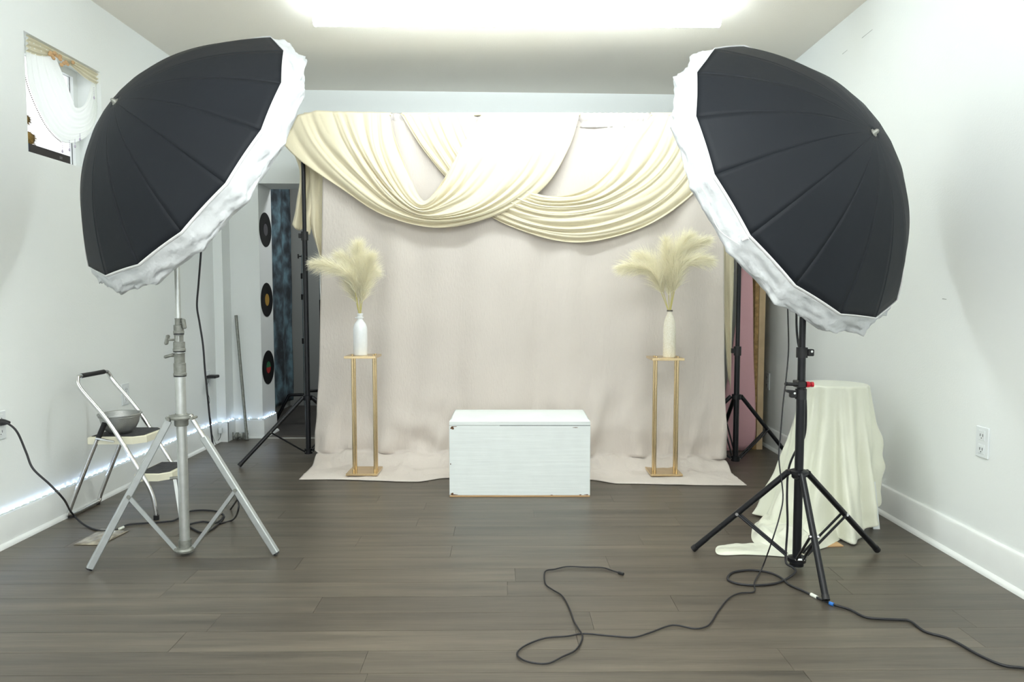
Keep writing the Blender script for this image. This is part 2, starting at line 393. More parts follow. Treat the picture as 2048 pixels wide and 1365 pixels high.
# ============================================================ OUTLETS
def outlet(name, x, y, z, nx, label, group=None):
    t_ = thing(name, label, 'outlet', (x, y, z), group)
    MB().box((min(x, x + nx * .006), y - .035, z - .058), (max(x, x + nx * .006), y + .035, z + .058), ch=.0015).build('cover_plate', GREYPLATE, t_, smooth=0)
    for dz in (-.026, .026):
        o = MB().box((min(x + nx * .005, x + nx * .008), y - .017, z + dz - .018), (max(x + nx * .005, x + nx * .008), y + .017, z + dz + .018), ch=.001).build('socket', GREYPLATE, t_, smooth=0)
        b = MB()
        for dy in (-.007, .007): b.box((min(x + nx * .0078, x + nx * .0086), y + dy - .0012, z + dz - .004), (max(x + nx * .0078, x + nx * .0086), y + dy + .0012, z + dz + .006))
        b.box((min(x + nx * .0078, x + nx * .0086), y - .002, z + dz - .012), (max(x + nx * .0078, x + nx * .0086), y + .002, z + dz - .008))
        b.build('slots', DARKSLOT, o, smooth=0)
    return t_
outlet('wall_outlet', XL, 2.85, .505, 1, 'white wall outlet at the left frame edge with a black plug in it')
outlet('wall_outlet', XL, 3.79, .505, 1, 'white wall outlet behind the chrome step stool handle')
outlet('wall_outlet', XL, 4.83, .470, 1, 'white wall outlet with a black adapter near the back left corner')
outlet('wall_outlet', XR, 2.615, .485, -1, 'white wall outlet low on the right wall, nearest the camera')
outlet('wall_outlet', XR, 4.84, .450, -1, 'white wall outlet on the right wall beside the lumber')
ad = MB().box((XL + .006, 4.79, .475), (XL + .07, 4.86, .495), ch=.004).build('power_adapter', BLKPL, loc=(XL + .03, 4.82, .48), smooth=0)
tag(ad, 'small flat black power adapter plugged into the far left outlet', 'adapter')

# ============================================================ LED STRIP
led = thing('led_strip', 'blue-white LED light strip running along the top of the left baseboard', 'light strip', (XL, 3.8, BH))
path = [Vector((XL + .012, 2.2, BH + .004)), Vector((XL + .012, 4.950, BH + .004)), Vector((-2.032, 4.953, BH + .004)), Vector((-2.034, backY(-2.03) - .018, BH + .004)), Vector((DX0 + .012, backY(DX0) - .020, BH + .004)), Vector((DX0 + .014, 5.36, BH + .004))]
b = MB()
for a, c in zip(path, path[1:]): b.cyl(a, c, .003, n=4)
b.build('tape', TEAL_T, led)
bead = MB().ball((0, 0, 0), .0032, 6); bme = bpy.data.meshes.new('led'); bme.from_pydata([tuple(p) for p in bead.v], [], bead.f); bme.materials.append(LEDM)
for k, (a, c) in enumerate(zip(path, path[1:])):
    L = (c - a).length; sp = .042 if k < 3 else (.058 if k == 3 else .036); m_ = max(1, int(L / sp))
    for i in range(m_):
        p = a.lerp(c, (i + .5) / m_) + Vector((0, 0, .005))
        o = bpy.data.objects.new('led', bme); col.objects.link(o); o.parent = led; o.location = p - led.location
ctl = MB().box((-2.088, 4.925, .065), (-2.063, 4.945, .105), ch=.003); ctl = ctl.build('led_controller', GREYPLATE, loc=(-2.075, 4.935, .08), smooth=0)
tag(ctl, 'tiny white LED controller box hanging against the left corner baseboard', 'controller')
MB().tube(spline([(-2.075, 4.935, .105), (-2.065, 4.93, .125), (-2.06, 4.94, .142)]), .0012, n=5).build('wire', TEAL_T, ctl)
MB().tube(spline([(-2.075, 4.935, .065), (-2.074, 4.925, .04), (-2.08, 4.9, .02)]), .002, n=5).build('wire', CABLE, ctl)

# ============================================================ BACKDROP STAND
BL, BR = Vector((-1.300, 4.46, dep(617, 236, 4.46).z)), Vector((1.375, 4.27, dep(1440, 238, 4.27).z))
bx = (BR - BL); bx.z = 0; bx.normalize(); bn = Vector((bx.y, -bx.x, 0))   # bn points to the camera side
if bn.y > 0: bn = -bn
def bp(x, y, off=0.0): return at_plane(x, y, BL + bn * off, bn)
st = thing('backdrop_stand', 'black metal backdrop stand, two tripods carrying a crossbar behind the curtain', 'stand', (0, 4.37, 0))
def tripod(cx, cy, top, zh, feet, rp, rl, zb=.04, blk=BLACK, parent=None, collars=()):
    MB().cyl((cx, cy, zb), (cx, cy, collars[0] if collars else top), rp, n=16).build('pole', blk, parent)
    if collars:
        MB().cyl((cx, cy, collars[0] - .02), (cx, cy, top), rp * .78, n=14).build('pole', blk, parent)
    b = MB().cyl((cx, cy, zh - .018), (cx, cy, zh + .012), rp * 1.7, n=16); b.build('leg_hub', blk, parent)
    MB().cyl((cx, cy, zb - .016), (cx, cy, zb + .016), rp * 1.6, n=16).build('brace_hub', blk, parent)
    for fx, fy in feet:
        f = Vector((fx, fy, 0)); d = (f - Vector((cx, cy, 0))); dn = d.normalized(); a = Vector((cx, cy, zh)) + dn * rp * 1.9
        fe = Vector((fx, fy, rl * .9))
        lg = MB().cyl(a, fe, rl, n=12).build('leg', blk, parent)
        MB().cyl(fe.lerp(a, .04), fe, rl * 1.12, n=12).build('foot_cap', BLKPL, lg)
        m_ = a.lerp(fe, .52); h0 = Vector((cx, cy, zb)) + dn * rp * 1.7; sd = dn.cross(Vector((0, 0, 1))) * (rl * .9)
        MB().cyl(m_ + sd, h0 + sd, .0055, n=6).cyl(m_ - sd, h0 - sd, .0055, n=6).build('brace', blk, parent)
        MB().cyl(m_ + sd * 1.3, m_ - sd * 1.3, .0045, n=8).cyl(h0 + sd * 1.3, h0 - sd * 1.3, .0045, n=8).build('rivet', CAST, parent)
    for z in collars:
        b = MB().cyl((cx, cy, z - .035), (cx, cy, z + .02), rp * 1.35, n=14); b.box((cx - rp * 2.2, cy - .012, z - .02), (cx - rp, cy + .012, z + .008)); b.build('collar', BLKPL, parent)
LT, RT = dep(617, 900, 4.46), dep(1471, 900, 4.27)
f1 = fl(478, 936); c_ = Vector((LT.x, 4.46, 0)); v1 = Vector((f1.x, f1.y, 0)) - c_
def rot2(v, a): return Vector((v.x * math.cos(a) - v.y * math.sin(a), v.x * math.sin(a) + v.y * math.cos(a), 0))
feetL = [c_ + rot2(v1, a) for a in (0, 2 * PI / 3, -2 * PI / 3)]
feetL[2] = Vector((c_.x + .22, c_.y + .42, 0)); feetL[1] = Vector((c_.x - .1, c_.y + .45, 0)); feetL[1] = Vector((c_.x + .5, c_.y + .02, 0))
tripod(LT.x, 4.46, BL.z, dep(617, 795, 4.46).z, [(p.x, p.y) for p in feetL], .0165, .0125, zb=dep(617, 903, 4.46).z + .002, parent=st, collars=(dep(617, 470, 4.46).z,))
f1 = fl(1582, 922); c2 = Vector((RT.x, 4.27, 0))
feetR = [Vector((f1.x, f1.y, 0)), Vector((c2.x - .42, c2.y + .1, 0)), Vector((c2.x + .02, c2.y + .46, 0))]
tripod(RT.x, 4.27, BR.z, dep(1471, 793, 4.27).z, [(p.x, p.y) for p in feetR], .0165, .0125, zb=.04, parent=st, collars=(dep(1471, 700, 4.27).z,))
MB().cyl((LT.x - .03, 4.46, BL.z), (RT.x + .05, 4.265, BR.z), .013, n=12).build('crossbar', BLACK, st)

# ============================================================ BEIGE BACKDROP CURTAIN
NU, NV = 260, 150
bd = thing('backdrop_curtain', 'wide beige linen backdrop curtain hanging from the crossbar and spreading onto the floor', 'curtain', (0, 4.2, 0))
P = []
topz = lambda u: lerp(bp(648, 232).z, bp(1440, 232).z, u)
for i in range(NV + 1):
    v = i / NV; row = []
    for j in range(NU + 1):
        u = j / NU
        # hanging length then floor length
        xl = lerp(650, 632, sstep(.2, .86, v)); xr = lerp(1440, 1453, v)
        if v < .84:
            q = v / .84; x = lerp(lerp(655, 631, q ** 1.3), lerp(1438, 1453, q), u)
            p = bp(x, 600, 0); p.z = lerp(topz(u), .045, q)
            fold = .016 * math.sin(u * 34 + 1.5 * math.sin(u * 9)) + .012 * math.sin(u * 61 + 2 + q * 1.5) + .022 * nz(u * 7, q * 1.2, 3)
            fold *= .35 + .65 * q
            fold += .010 * nz(u * 14 + q * 6, q * 9 - u * 4, 7) * q + sstep(.78, 1, q) * .032 * nz(u * 22, q * 16, 1)
            p += bn * (.020 + fold + .05 * sstep(.7, 1, q))
            # diagonal creases near the floor
            dq = sstep(.72, 1, q); p += bn * dq * .05 * max(0, nz(u * 22 + q * 5, q * 3, 12))
            row.append(p)
        else:
            q = (v - .84) / .16
            x = lerp(631, 1453, u); a0 = bp(x, 600, .07 + .05 * .2)
            e0, e1 = fl(598, 961), fl(1494, 973)
            eu = min(1, max(0, u)); e = e0.lerp(e1, eu)
            e += bn * .02 * nz(u * 6, 0, 9)
            e -= bn * .075 * sstep(.27, .33, u) * (1 - sstep(.66, .72, u))
            base = Vector((a0.x, a0.y, 0)); p = base.lerp(e, q ** .9)
            lift = .045 * (1 - sstep(0, .32, q)) + .004
            lift += (.045 * max(0, nz(u * 20, q * 3, 4)) + .018 * max(0, nz(u * 50, q * 6, 8))) * (1 - q) + .004 * max(0, nz(u * 18, q * 9, 2))
            p.z = lift; row.append(p)
    P.append(row)
g = MB().grid(P).build('curtain_panel', LINEN, bd, smooth=180, solid=.0025)
# rod pocket header band
P = []
for i in range(9):
    row = []
    for j in range(400):
        u = j / 399; x = lerp(655, 1438, u); p = bp(x, 600, 0); p.z = topz(u) + .012 - i / 8 * .088
        a = i / 8; p += bn * (.022 + .010 * math.sin(PI * min(1, a * 1.6)) + .006 * math.sin(u * 420 + 3 * nz(u * 20, 0)) * (1 - .5 * a) + .004 * nz(u * 60, a * 2)); row.append(p)
    P.append(row)
MB().grid(P).build('rod_pocket', POCKET, bd, smooth=180, solid=.002)

# ============================================================ CREAM SWAGS
def swag(keys, off0, amp, nf, ns=150, nt=110, seed=0, bulge=.05, armR=1.0, warp=.35):
    """keys: list of (t, [pixel points]) sight-line curves on the bar plane, from left end to right end."""
    cur = [(t_, resample(spline([bp(x, y, 0) for x, y in pts], 10), ns)) for t_, pts in keys]
    P = []
    for i in range(nt):
        t_ = i / (nt - 1)
        k = 0
        while k < len(cur) - 2 and cur[k + 1][0] < t_: k += 1
        ta, tb = cur[k][0], cur[k + 1][0]; q = (t_ - ta) / (tb - ta)
        c0 = cur[max(0, k - 1)][1]; c1 = cur[k][1]; c2_ = cur[k + 1][1]; c3 = cur[min(len(cur) - 1, k + 2)][1]; row = []
        for j in range(ns):
            s_ = j / (ns - 1)
            m1 = (c2_[j] - c0[j]) * .5; m2 = (c3[j] - c1[j]) * .5
            h = q * q * (3 - 2 * q)
            p = c1[j].lerp(c2_[j], lerp(q, h, .3))
            env = math.sin(PI * min(1, max(0, s_))) ** .6
            a_loc = amp * (.30 + .70 * env) * lerp(1, armR, sstep(.5, .9, s_))
            ph = t_ * nf + warp * nz(s_ * 2.2, t_ * 4, seed) * 2
            fo = abs(math.sin(PI * ph)) ** .75
            fo2 = abs(math.sin(PI * (ph * 2.3 + 1.7 * nz(s_ * 3, t_ * 5, seed + 5))))
            big = nz(s_ * 3 + 4, t_ * 3.3, seed + 9)
            o_ = off0 + a_loc * (fo * (.75 + .5 * big) + .22 * fo2) + bulge * env * math.sin(PI * lerp(.25, .95, t_))
            o_ *= 1
            p = p + bn * o_
            row.append(p)
        P.append(row)
    return P
sw = thing('draped_scarf', 'cream satin scarf draped in a deep swag over the left half of the crossbar', 'drape', (-.6, 4.3, 1.8), 'cream swags on the backdrop')
A = [(0, [(783, 231), (800, 290), (824, 352), (846, 398), (862, 404), (893, 366), (925, 305), (950, 262), (968, 231)]),
     (.22, [(752, 230), (762, 300), (790, 365), (826, 412), (862, 422), (915, 385), (960, 320), (985, 265), (998, 231)]),
     (.48, [(690, 229), (715, 290), (762, 362), (812, 415), (866, 435), (945, 410), (1010, 345), (1040, 280), (1055, 231)]),
     (.72, [(640, 227), (672, 290), (728, 358), (795, 415), (870, 441), (965, 424), (1045, 365), (1088, 295), (1105, 231)]),
     (.88, [(604, 236), (638, 295), (700, 363), (780, 424), (878, 449), (985, 430), (1070, 378), (1120, 305), (1136, 231)]),
     (1, [(574, 292), (612, 328), (686, 378), (775, 434), (885, 459), (1000, 432), (1088, 380), (1138, 300), (1159, 232)])]
MB().grid(swag(A, .062, .034, 6.5, seed=1, armR=.42)).build('swag_fabric', CREAM, sw, smooth=180, solid=.002)
sw2 = thing('draped_scarf', 'cream satin scarf in a long swag over the right half of the crossbar', 'drape', (.6, 4.3, 1.8), 'cream swags on the backdrop')
B = [(0, [(948, 231), (975, 290), (1010, 345), (1062, 386), (1110, 396), (1165, 386), (1218, 345), (1262, 280), (1306, 231)]),
     (.25, [(915, 231), (945, 300), (990, 360), (1052, 402), (1115, 414), (1190, 402), (1255, 360), (1305, 300), (1340, 231)]),
     (.5, [(875, 231), (910, 305), (965, 372), (1040, 418), (1122, 436), (1210, 422), (1290, 380), (1345, 315), (1376, 231)]),
     (.75, [(838, 231), (878, 305), (940, 385), (1028, 440), (1130, 461), (1230, 446), (1320, 402), (1378, 335), (1410, 231)]),
     (1, [(804, 231), (848, 300), (912, 375), (1000, 445), (1135, 486), (1255, 468), (1350, 418), (1412, 350), (1440, 231)])]
MB().grid(swag(B, .034, .030, 7.3, seed=6, bulge=.035, armR=.8)).build('swag_fabric', CREAM, sw2, smooth=180, solid=.002)
# overhang rolled over the bar top
def over(par, x0, x1):
    P = []
    for i in range(9):
        a = -PI * .15 + i / 8 * PI * 1.1; row = []
        for j in range(60):
            u = j / 59; c = bp(lerp(x0, x1, u), 231, 0)
            rr = .030 + .006 * nz(u * 14, i * .1, 3)
            row.append(c + bn * math.cos(a) * (rr + .012) + Vector((0, 0, math.sin(a) * .018 - .004)))
        P.append(row)
    MB().grid(P).build('bar_wrap', CREAM, par, smooth=180, solid=.002)
over(sw, 612, 785); over(sw, 968, 1160); over(sw2, 806, 978); over(sw2, 1300, 1442)
# tails
def tail(par, left, right, off, amp, nf, seed, ns=44, nt=60, ramp=True):
    Lc = resample(spline([bp(x, y, 0) for x, y in left], 8), nt); Rc = resample(spline([bp(x, y, 0) for x, y in right], 8), nt); P = []
    for i in range(nt):
        v = i / (nt - 1); row = []
        for j in range(ns):
            u = j / (ns - 1); p = Lc[i].lerp(Rc[i], u)
            o_ = off + amp * (.3 + .7 * v if ramp else 1) * math.sin(u * nf * 2 * PI + 1.2 * nz(v * 2, u, seed)) + .012 * nz(u * 4, v * 5, seed + 2)
            p = p + bn * o_ + Vector((0, 0, .010 * math.cos(u * nf * 2 * PI) * v)); row.append(p)
        P.append(row)
    return MB().grid(P).build('hanging_tail', CREAM, par, smooth=180, solid=.002)
tail(sw, [(608, 226), (592, 262), (573, 292), (586, 312), (596, 350), (588, 410), (580, 452)], [(640, 228), (640, 290), (634, 340), (630, 380), (622, 420), (618, 450), (615, 466)], -.035, .014, 1.6, 3)
tail(sw, [(614, 300), (615, 340), (617, 400), (620, 460), (634, 508)], [(652, 300), (654, 350), (652, 410), (651, 470), (649, 514)], -.03, .012, 1.7, 8)
tail(sw2, [(1424, 232), (1432, 330), (1437, 450), (1441, 560), (1450, 660), (1457, 745)], [(1478, 232), (1474, 330), (1471, 450), (1470, 560), (1467, 660), (1463, 780)], -.034, .010, 1.5, 5)

# ============================================================ WHITE CHEST
chL, chR = fl(899, 994), fl(1180, 994)
cy0 = chL.y; cw0, cw1 = chL.x, chR.x; cdep = .32
ch = thing('storage_chest', 'white painted wooden chest with chipped corners standing centre on the floor', 'chest', ((cw0 + cw1) / 2, cy0 + cdep / 2, 0))
MB().box((cw0, cy0, .006), (cw1, cy0 + cdep, .372), ch=.002).build('body', WHITE, ch, smooth=0)
lp = [(-.001, .374), (-.001, .393), (.004, .398), (.03, .402), (.10, .407), (.22, .409), (cdep - .02, .407), (cdep, .400), (cdep, .374)]
b = MB(); i0 = .001
vs = [(cw0 + i0 + (0.010 if z > .4 else .003 if z > .394 else 0), cy0 + a, z) for a, z in lp]; vs2 = [(cw1 - i0 - (0.010 if z > .4 else .003 if z > .394 else 0), cy0 + a, z) for a, z in lp]
n_ = len(lp); b.add(vs + vs2, [tuple(range(n_ - 1, -1, -1)), tuple(range(n_, 2 * n_))] + [(i, (i + 1) % n_, n_ + (i + 1) % n_, n_ + i) for i in range(n_)])
b.build('lid', WHITE, ch, smooth=30)
tag(MB().box((cw0 + .001, cy0 - .0006, 0), (cw1 - .001, cy0 + cdep, .006)).build('bottom_edge', WOODEDGE, ch, smooth=0), 'bare wood lower edge')
r_ = random.Random(5)
def chip(cx, cz, w_, h_):
    pts = []
    for k in range(9):
        a = 2 * PI * k / 9; q = r_.uniform(.45, 1); pts.append((cx + math.cos(a) * w_ * q, cy0 - .0009, cz + math.sin(a) * h_ * q))
    return MB().prism(pts, (0, .0008, 0)).build('paint_chip', CHIP, ch, smooth=0)
for a in ((cw0 + .016, .358, .011, .009), (cw0 + .024, .367, .02, .003), (cw0 + .014, .015, .010, .007), (cw0 + .024, .011, .024, .003), (cw0 + .007, .17, .003, .006), (cw1 - .018, .011, .018, .003), (cw1 - .05, .010, .010, .003), (cw1 - .20, .009, .009, .002), (cw1 - .08, .362, .016, .002)): chip(*a)
MB().box((cw0 + .26, cy0 - .0004, .3715), (cw1 - .001, cy0 + .004, .3745)).build('lid_gap', DARKSLOT, ch, smooth=0)

# ============================================================ GOLD FLOWER STANDS
def gold_stand(xl, xr, yb, ytop, label):
    a, c = fl(xl, yb), fl(xr, yb); W = c.x - a.x; y0 = a.y + .004; zt = dep(xl, ytop, y0).z
    zf = .012
    t_ = thing('flower_stand', label, 'plant stand', ((a.x + c.x) / 2, y0 + W / 2, zf), 'gold stands flanking the chest')
    MB().box((a.x, y0, zf), (c.x, y0 + W, zf + .012), ch=.0015).build('base_plate', GOLD, t_, smooth=0)
    MB().box((a.x, y0, zt - .014), (c.x, y0 + W, zt), ch=.0015).build('top_plate', GOLD, t_, smooth=0)
    for i in (.19, .87):
        for j in (.32, .64):
            px, py = a.x + W * i, y0 + W * j
            MB().cyl((px, py, zf + .01), (px, py, zt - .01), .0072, n=14).build('rod', GOLD, t_)
            MB().cyl((px, py, zt), (px, py, zt + .006), .006, n=10).build('screw_cap', GOLD, t_)
    return t_, Vector(((a.x + c.x) / 2, y0 + W / 2, zt))
gs1, top1 = gold_stand(691, 754, 957, 713, 'tall gold metal flower stand to the left of the white chest')
gs2, top2 = gold_stand(1302, 1366, 958, 717, 'tall gold metal flower stand to the right of the white chest')
# bottles
o1 = Vector((dep(721, 700, top1.y).x, top1.y, top1.z + .0005))
h1 = dep(721, 627, o1.y).z - o1.z
r1 = .0405
bt = thing('bottle_vase', 'glossy white ceramic bottle with ringed neck on the left gold stand', 'vase', o1)
pr1 = [(r1 * .93, 0), (r1, .006), (r1, h1 * .60), (r1 * .96, h1 * .67), (r1 * .80, h1 * .75), (r1 * .52, h1 * .81), (r1 * .37, h1 * .86), (r1 * .33, h1 * .93), (r1 * .40, h1 * .95), (r1 * .40, h1), (r1 * .26, h1), (r1 * .24, h1 * .9)]
MB().lathe(o1, pr1).build('body', CERAM, bt, smooth=50)
MB().lathe(o1 + Vector((0, 0, h1 * .875)), [(r1 * .36, 0), (r1 * .50, .003), (r1 * .50, .008), (r1 * .36, .011)], n=20).cyl(o1 + Vector((-r1 * .7, 0, h1 * .875 + .004)), o1 + Vector((-r1 * .3, 0, h1 * .875 + .006)), .004, n=6).build('neck_ring', CERAM, bt)
o2 = Vector((dep(1338.5, 700, top2.y).x, top2.y, top2.z + .0005)); h2 = dep(1338, 620, o2.y).z - o2.z; r2 = .0365
bt2 = thing('bottle_vase', 'speckled matte ivory bottle with thin dark lip on the right gold stand', 'vase', o2)
MB().lathe(o2, [(r2 * .95, 0), (r2, .006), (r2 * .98, h2 * .6), (r2 * .88, h2 * .74), (r2 * .66, h2 * .84), (r2 * .42, h2 * .91), (r2 * .36, h2 * .965), (r2 * .26, h2 * .965), (r2 * .24, h2 * .9)]).build('body', CERAM2, bt2, smooth=50)
tag(MB().lathe(o2 + Vector((0, 0, h2 * .965)), [(r2 * .30, 0), (r2 * .46, 0), (r2 * .46, h2 * .03), (r2 * .28, h2 * .03)], n=20).build('lip', mat('dark_lip', (110, 104, 96), .4, metal=.5), bt2), 'dark metal lip')

# pampas plumes: stem + feathery head
def pampas(base, mid, tip, Y, dy, head, label, group, dens=620, blen=.085, seed=0):
    r_ = random.Random(seed)
    pb = Vector(base); pm = dep(mid[0], mid[1], Y + dy * .5); pt = dep(tip[0], tip[1], Y + dy)
    sp = spline([pb - (pm - pb) * .001, pb.lerp(pm, .5) + Vector((0, 0, .01)), pm, pm.lerp(pt, .55) + Vector((0, 0, .02)), pt], 10)
    sp = resample(sp, 40)
    t_ = thing('pampas_plume', label, 'pampas grass', pb, group)
    MB().tube(sp[:34], [lerp(.0028, .0008, i / 33) for i in range(34)], n=5).build('stem', STEMM, t_)
    b = MB()
    dens = int(dens * 2.3); head = head - .10
    for k in range(dens):
        q = head + (1 - head) * (k / dens) ** .9; idx = q * 38.9; i = int(idx); p = sp[i].lerp(sp[i + 1], idx - i); tg = (sp[i + 1] - sp[i]).normalized()
        side = tg.orthogonal().normalized(); side.rotate(Matrix.Rotation(r_.uniform(0, 2 * PI), 3, tg))
        f = (q - head) / (1 - head)
        L = 1.55 * blen * (.45 + .75 * math.sin(PI * min(1, f * .8 + .18))) * r_.uniform(.6, 1.15)
        spread = r_.uniform(.15, .8)
        d = (tg + side * spread).normalized()
        pts = [p]; dd = d.copy()
        for s_ in range(4):
            dd = (dd + Vector((r_.uniform(-.1, .1), r_.uniform(-.1, .1), -.09 + r_.uniform(-.08, .08)))).normalized(); pts.append(pts[-1] + dd * L / 4)
        wd = dd.cross(Vector((r_.uniform(-1, 1), r_.uniform(-1, 1), r_.uniform(-1, 1)))).normalized() * r_.uniform(.0008, .0016)
        vs = []
        for s_, pp in enumerate(pts): ww = wd * (1 - s_ / 4.4); vs += [pp - ww, pp + ww]
        b.add(vs, [(2 * s_, 2 * s_ + 1, 2 * s_ + 3, 2 * s_ + 2) for s_ in range(4)])
    tag(b.build('feather_head', PAMP, t_, smooth=180), kind='stuff')
m1 = o1 + Vector((0, 0, h1 - .03)); m2 = o2 + Vector((0, 0, h2 - .03))
G1, G2 = 'pampas plumes in the white bottle', 'pampas plumes in the ivory bottle'
pampas(m1, (704, 556), (630, 527), o1.y, -.10, .42, 'pampas plume arching far left out of the glossy white bottle', G1, 760, .075, 1)
pampas(m1, (706, 550), (678, 512), o1.y, .03, .40, 'upper left pampas plume in the glossy white bottle', G1, 620, .075, 2)
pampas(m1, (718, 548), (716, 492), o1.y, 0, .34, 'tallest upright pampas plume in the glossy white bottle', G1, 800, .085, 3)
pampas(m1, (731, 560), (742, 516), o1.y, -.05, .36, 'right leaning pampas plume in the glossy white bottle', G1, 700, .08, 4)
pampas(m1, (724, 570), (750, 545), o1.y, .09, .38, 'low right drooping pampas plume in the glossy white bottle', G1, 560, .075, 5)
pampas(m1, (705, 580), (692, 545), o1.y, .10, .40, 'short lower left pampas plume behind the others in the white bottle', G1, 480, .07, 6)
pampas(m2, (1306, 548), (1243, 536), o2.y, -.10, .40, 'pampas plume arching far left out of the speckled ivory bottle', G2, 720, .08, 11)
pampas(m2, (1312, 540), (1275, 512), o2.y, .04, .40, 'upper left pampas plume in the speckled ivory bottle', G2, 640, .075, 12)
pampas(m2, (1334, 540), (1333, 482), o2.y, 0, .36, 'upright middle pampas plume in the speckled ivory bottle', G2, 640, .07, 13)
pampas(m2, (1350, 520), (1378, 474), o2.y, -.03, .36, 'tallest pampas plume leaning right in the speckled ivory bottle', G2, 760, .085, 14)
pampas(m2, (1358, 516), (1416, 480), o2.y, .06, .40, 'high pampas plume reaching right over the speckled ivory bottle', G2, 640, .075, 15)
pampas(m2, (1360, 536), (1418, 522), o2.y, -.07, .40, 'lower right arching pampas plume in the speckled ivory bottle', G2, 720, .08, 16)

# ============================================================ UMBRELLAS
def umbrella(name, C0, R, az, el, ph, sgn, d, label, seed):
    az, el, ph = map(math.radians, (az, el, ph))
    a = Vector((math.cos(el) * math.sin(az), math.cos(el) * math.cos(az), math.sin(el)))
    u = a.cross(Vector((0, 0, 1))).normalized(); v = u.cross(a); C0 = Vector(C0)
    T = thing(name, label, 'umbrella', C0 - a * d)
    def pt(th, k, rad=1.0, fwd=0.0):   # th: 0 apex..1 rim ; k: angle index (float)
        return C0 + a * (fwd - d * max(0, 1 - th * th) ** 1.0) + (u * math.cos(k) + v * math.sin(k)) * (R * rad * th)
    N = 16; NTH, NK = 26, 12
    for i in range(N):
        k0 = ph + sgn * 2 * PI * i / N; k1 = ph + sgn * 2 * PI * (i + 1) / N; P = []
        for r_ in range(NTH + 1):
            th = lerp(.025, 1, r_ / NTH); A_, B_ = pt(th, k0), pt(th, k1); row = []
            for c in range(NK + 1):
                q = c / NK; p = A_.lerp(B_, q); m_ = p - (C0 - a * d * .2)
                s_ = math.sin(PI * q)
                # cloth pulled slightly inward between ribs, small wrinkles
                wv = .0045 * nz(r_ * .35 + i * 3, q * 3, seed) + .0055 * nz(th * 26, q * 1.2 + i * 5, seed + 2) * sstep(.35, .8, th)
                p = p + m_.normalized() * (.0 * s_ * math.sin(PI * th) + wv * s_ * .12 + .0022 * nz(th * 34, q * 2.5 + i * 7, seed + 4) * s_ * sstep(.72, .95, th)) - a * .003 * s_ * sstep(.8, 1, th)
                row.append(p)
            P.append(row)
        b = MB().grid(P); f_ = b.f[len(b.f) // 2]; n_ = (b.v[f_[1]] - b.v[f_[0]]).cross(b.v[f_[2]] - b.v[f_[0]])
        if n_.dot(b.v[f_[0]] - C0) < 0: b.f = [f[::-1] for f in b.f]
        pn = b.build('canopy_panel', UMB, T, smooth=180, solid=.0016); pn.data.materials.append(UMBIN); pn.modifiers[0].material_offset = 1
        # rib under the cloth
        MB().tube([pt(lerp(.03, 1, s_ / 14), k0) + a * .005 for s_ in range(15)], .0022, n=5).build('rib', CHROME, T)
    # white diffuser: hem, skirt and front
    hem = []
    for r_ in range(3):
        row = []
        for i in range(N * 10):
            q = i / 10; i0 = int(q); f = q - i0; A_ = pt(1, ph + sgn * 2 * PI * i0 / N, 1.006 - .0, (-.005, .001, .006)[r_]); B_ = pt(1, ph + sgn * 2 * PI * (i0 + 1) / N, 1.006, (-.005, .001, .006)[r_])
            row.append(A_.lerp(B_, f) - a * .003 * math.sin(PI * f))
        hem.append(row)
    MB().grid(hem, closed=True).build('diffuser_hem', HEM, T, smooth=180, solid=.0015)
    SK = []
    prof = [(1.004, .004), (1.012, .022), (1.03, .045), (1.045, .064), (1.05, .075), (1.02, .088), (.93, .10), (.75, .115), (.5, .125), (.2, .13)]
    prof = [(lerp(prof[i][0], prof[i + 1][0], k / 3), lerp(prof[i][1], prof[i + 1][1], k / 3)) for i in range(len(prof) - 1) for k in range(3)] + [prof[-1]]
    for r_, (rr, fw_) in enumerate(prof):
        row = []; r_ = r_ / 3
        for i in range(N * 12):
            q = i / 12; i0 = int(q); f = q - i0
            A_ = pt(1, ph + sgn * 2 * PI * i0 / N, rr, fw_); B_ = pt(1, ph + sgn * 2 * PI * (i0 + 1) / N, rr, fw_); p = A_.lerp(B_, f)
            cr = .014 * nz(q * 3.1, r_ * .8, seed) + .008 * nz(q * 9, r_ * 1.3, seed + 3) + .008 * abs(nz(q * 19, r_ * 2.5, seed + 6)); wt = math.sin(PI * min(1, r_ / 6))
            p += (p - C0).normalized() * (cr * wt + wt * (.010 * abs(2 * f - 1) ** 5 + .006 * nz(q * 16, r_ * 3.2, seed + 8) + .005 * nz(q * 34, r_ * 5, seed + 11))) - a * (.004 * math.sin(PI * f) * (1 - r_ / 9) + .0)
            row.append(p)
        SK.append(row)
    MB().grid(SK, closed=True).build('diffuser_cover', DIFF, T, smooth=180, solid=.001)
    # finial and shaft
    ap = C0 - a * d
    b = MB().lathe(ap - a * .018, [(.003, 0), (.007, .004), (.008, .012), (.013, .017), (.013, .022)], n=14, axis=a)
    for k in range(8):
        an = 2 * PI * k / 8; q = (u * math.cos(an) + v * math.sin(an)); b.cyl(ap - a * .002 + q * .008, ap + a * .006 + q * .026, .0025, n=5)
    b.build('finial', CAST, T)
    MB().cyl(ap, C0 + a * .16, .005, n=10).build('shaft', CHROME, T)
    return T, a, u, v, pt
UL, aL, uL, vL, ptL = umbrella('studio_umbrella', (-1.296, 2.78, 1.606), .570, 38.4, -29.8, 66.6, -1, .272, 'left black studio umbrella with white diffuser rim on the silver stand', 2)
UR, aR, uR, vR, ptR = umbrella('studio_umbrella', (1.088, 2.62, 1.48), .574, 143.7 - 180, -24.4, 180 - 61.0, 1, .268, 'right black studio umbrella with white diffuser rim on the black stand', 9)

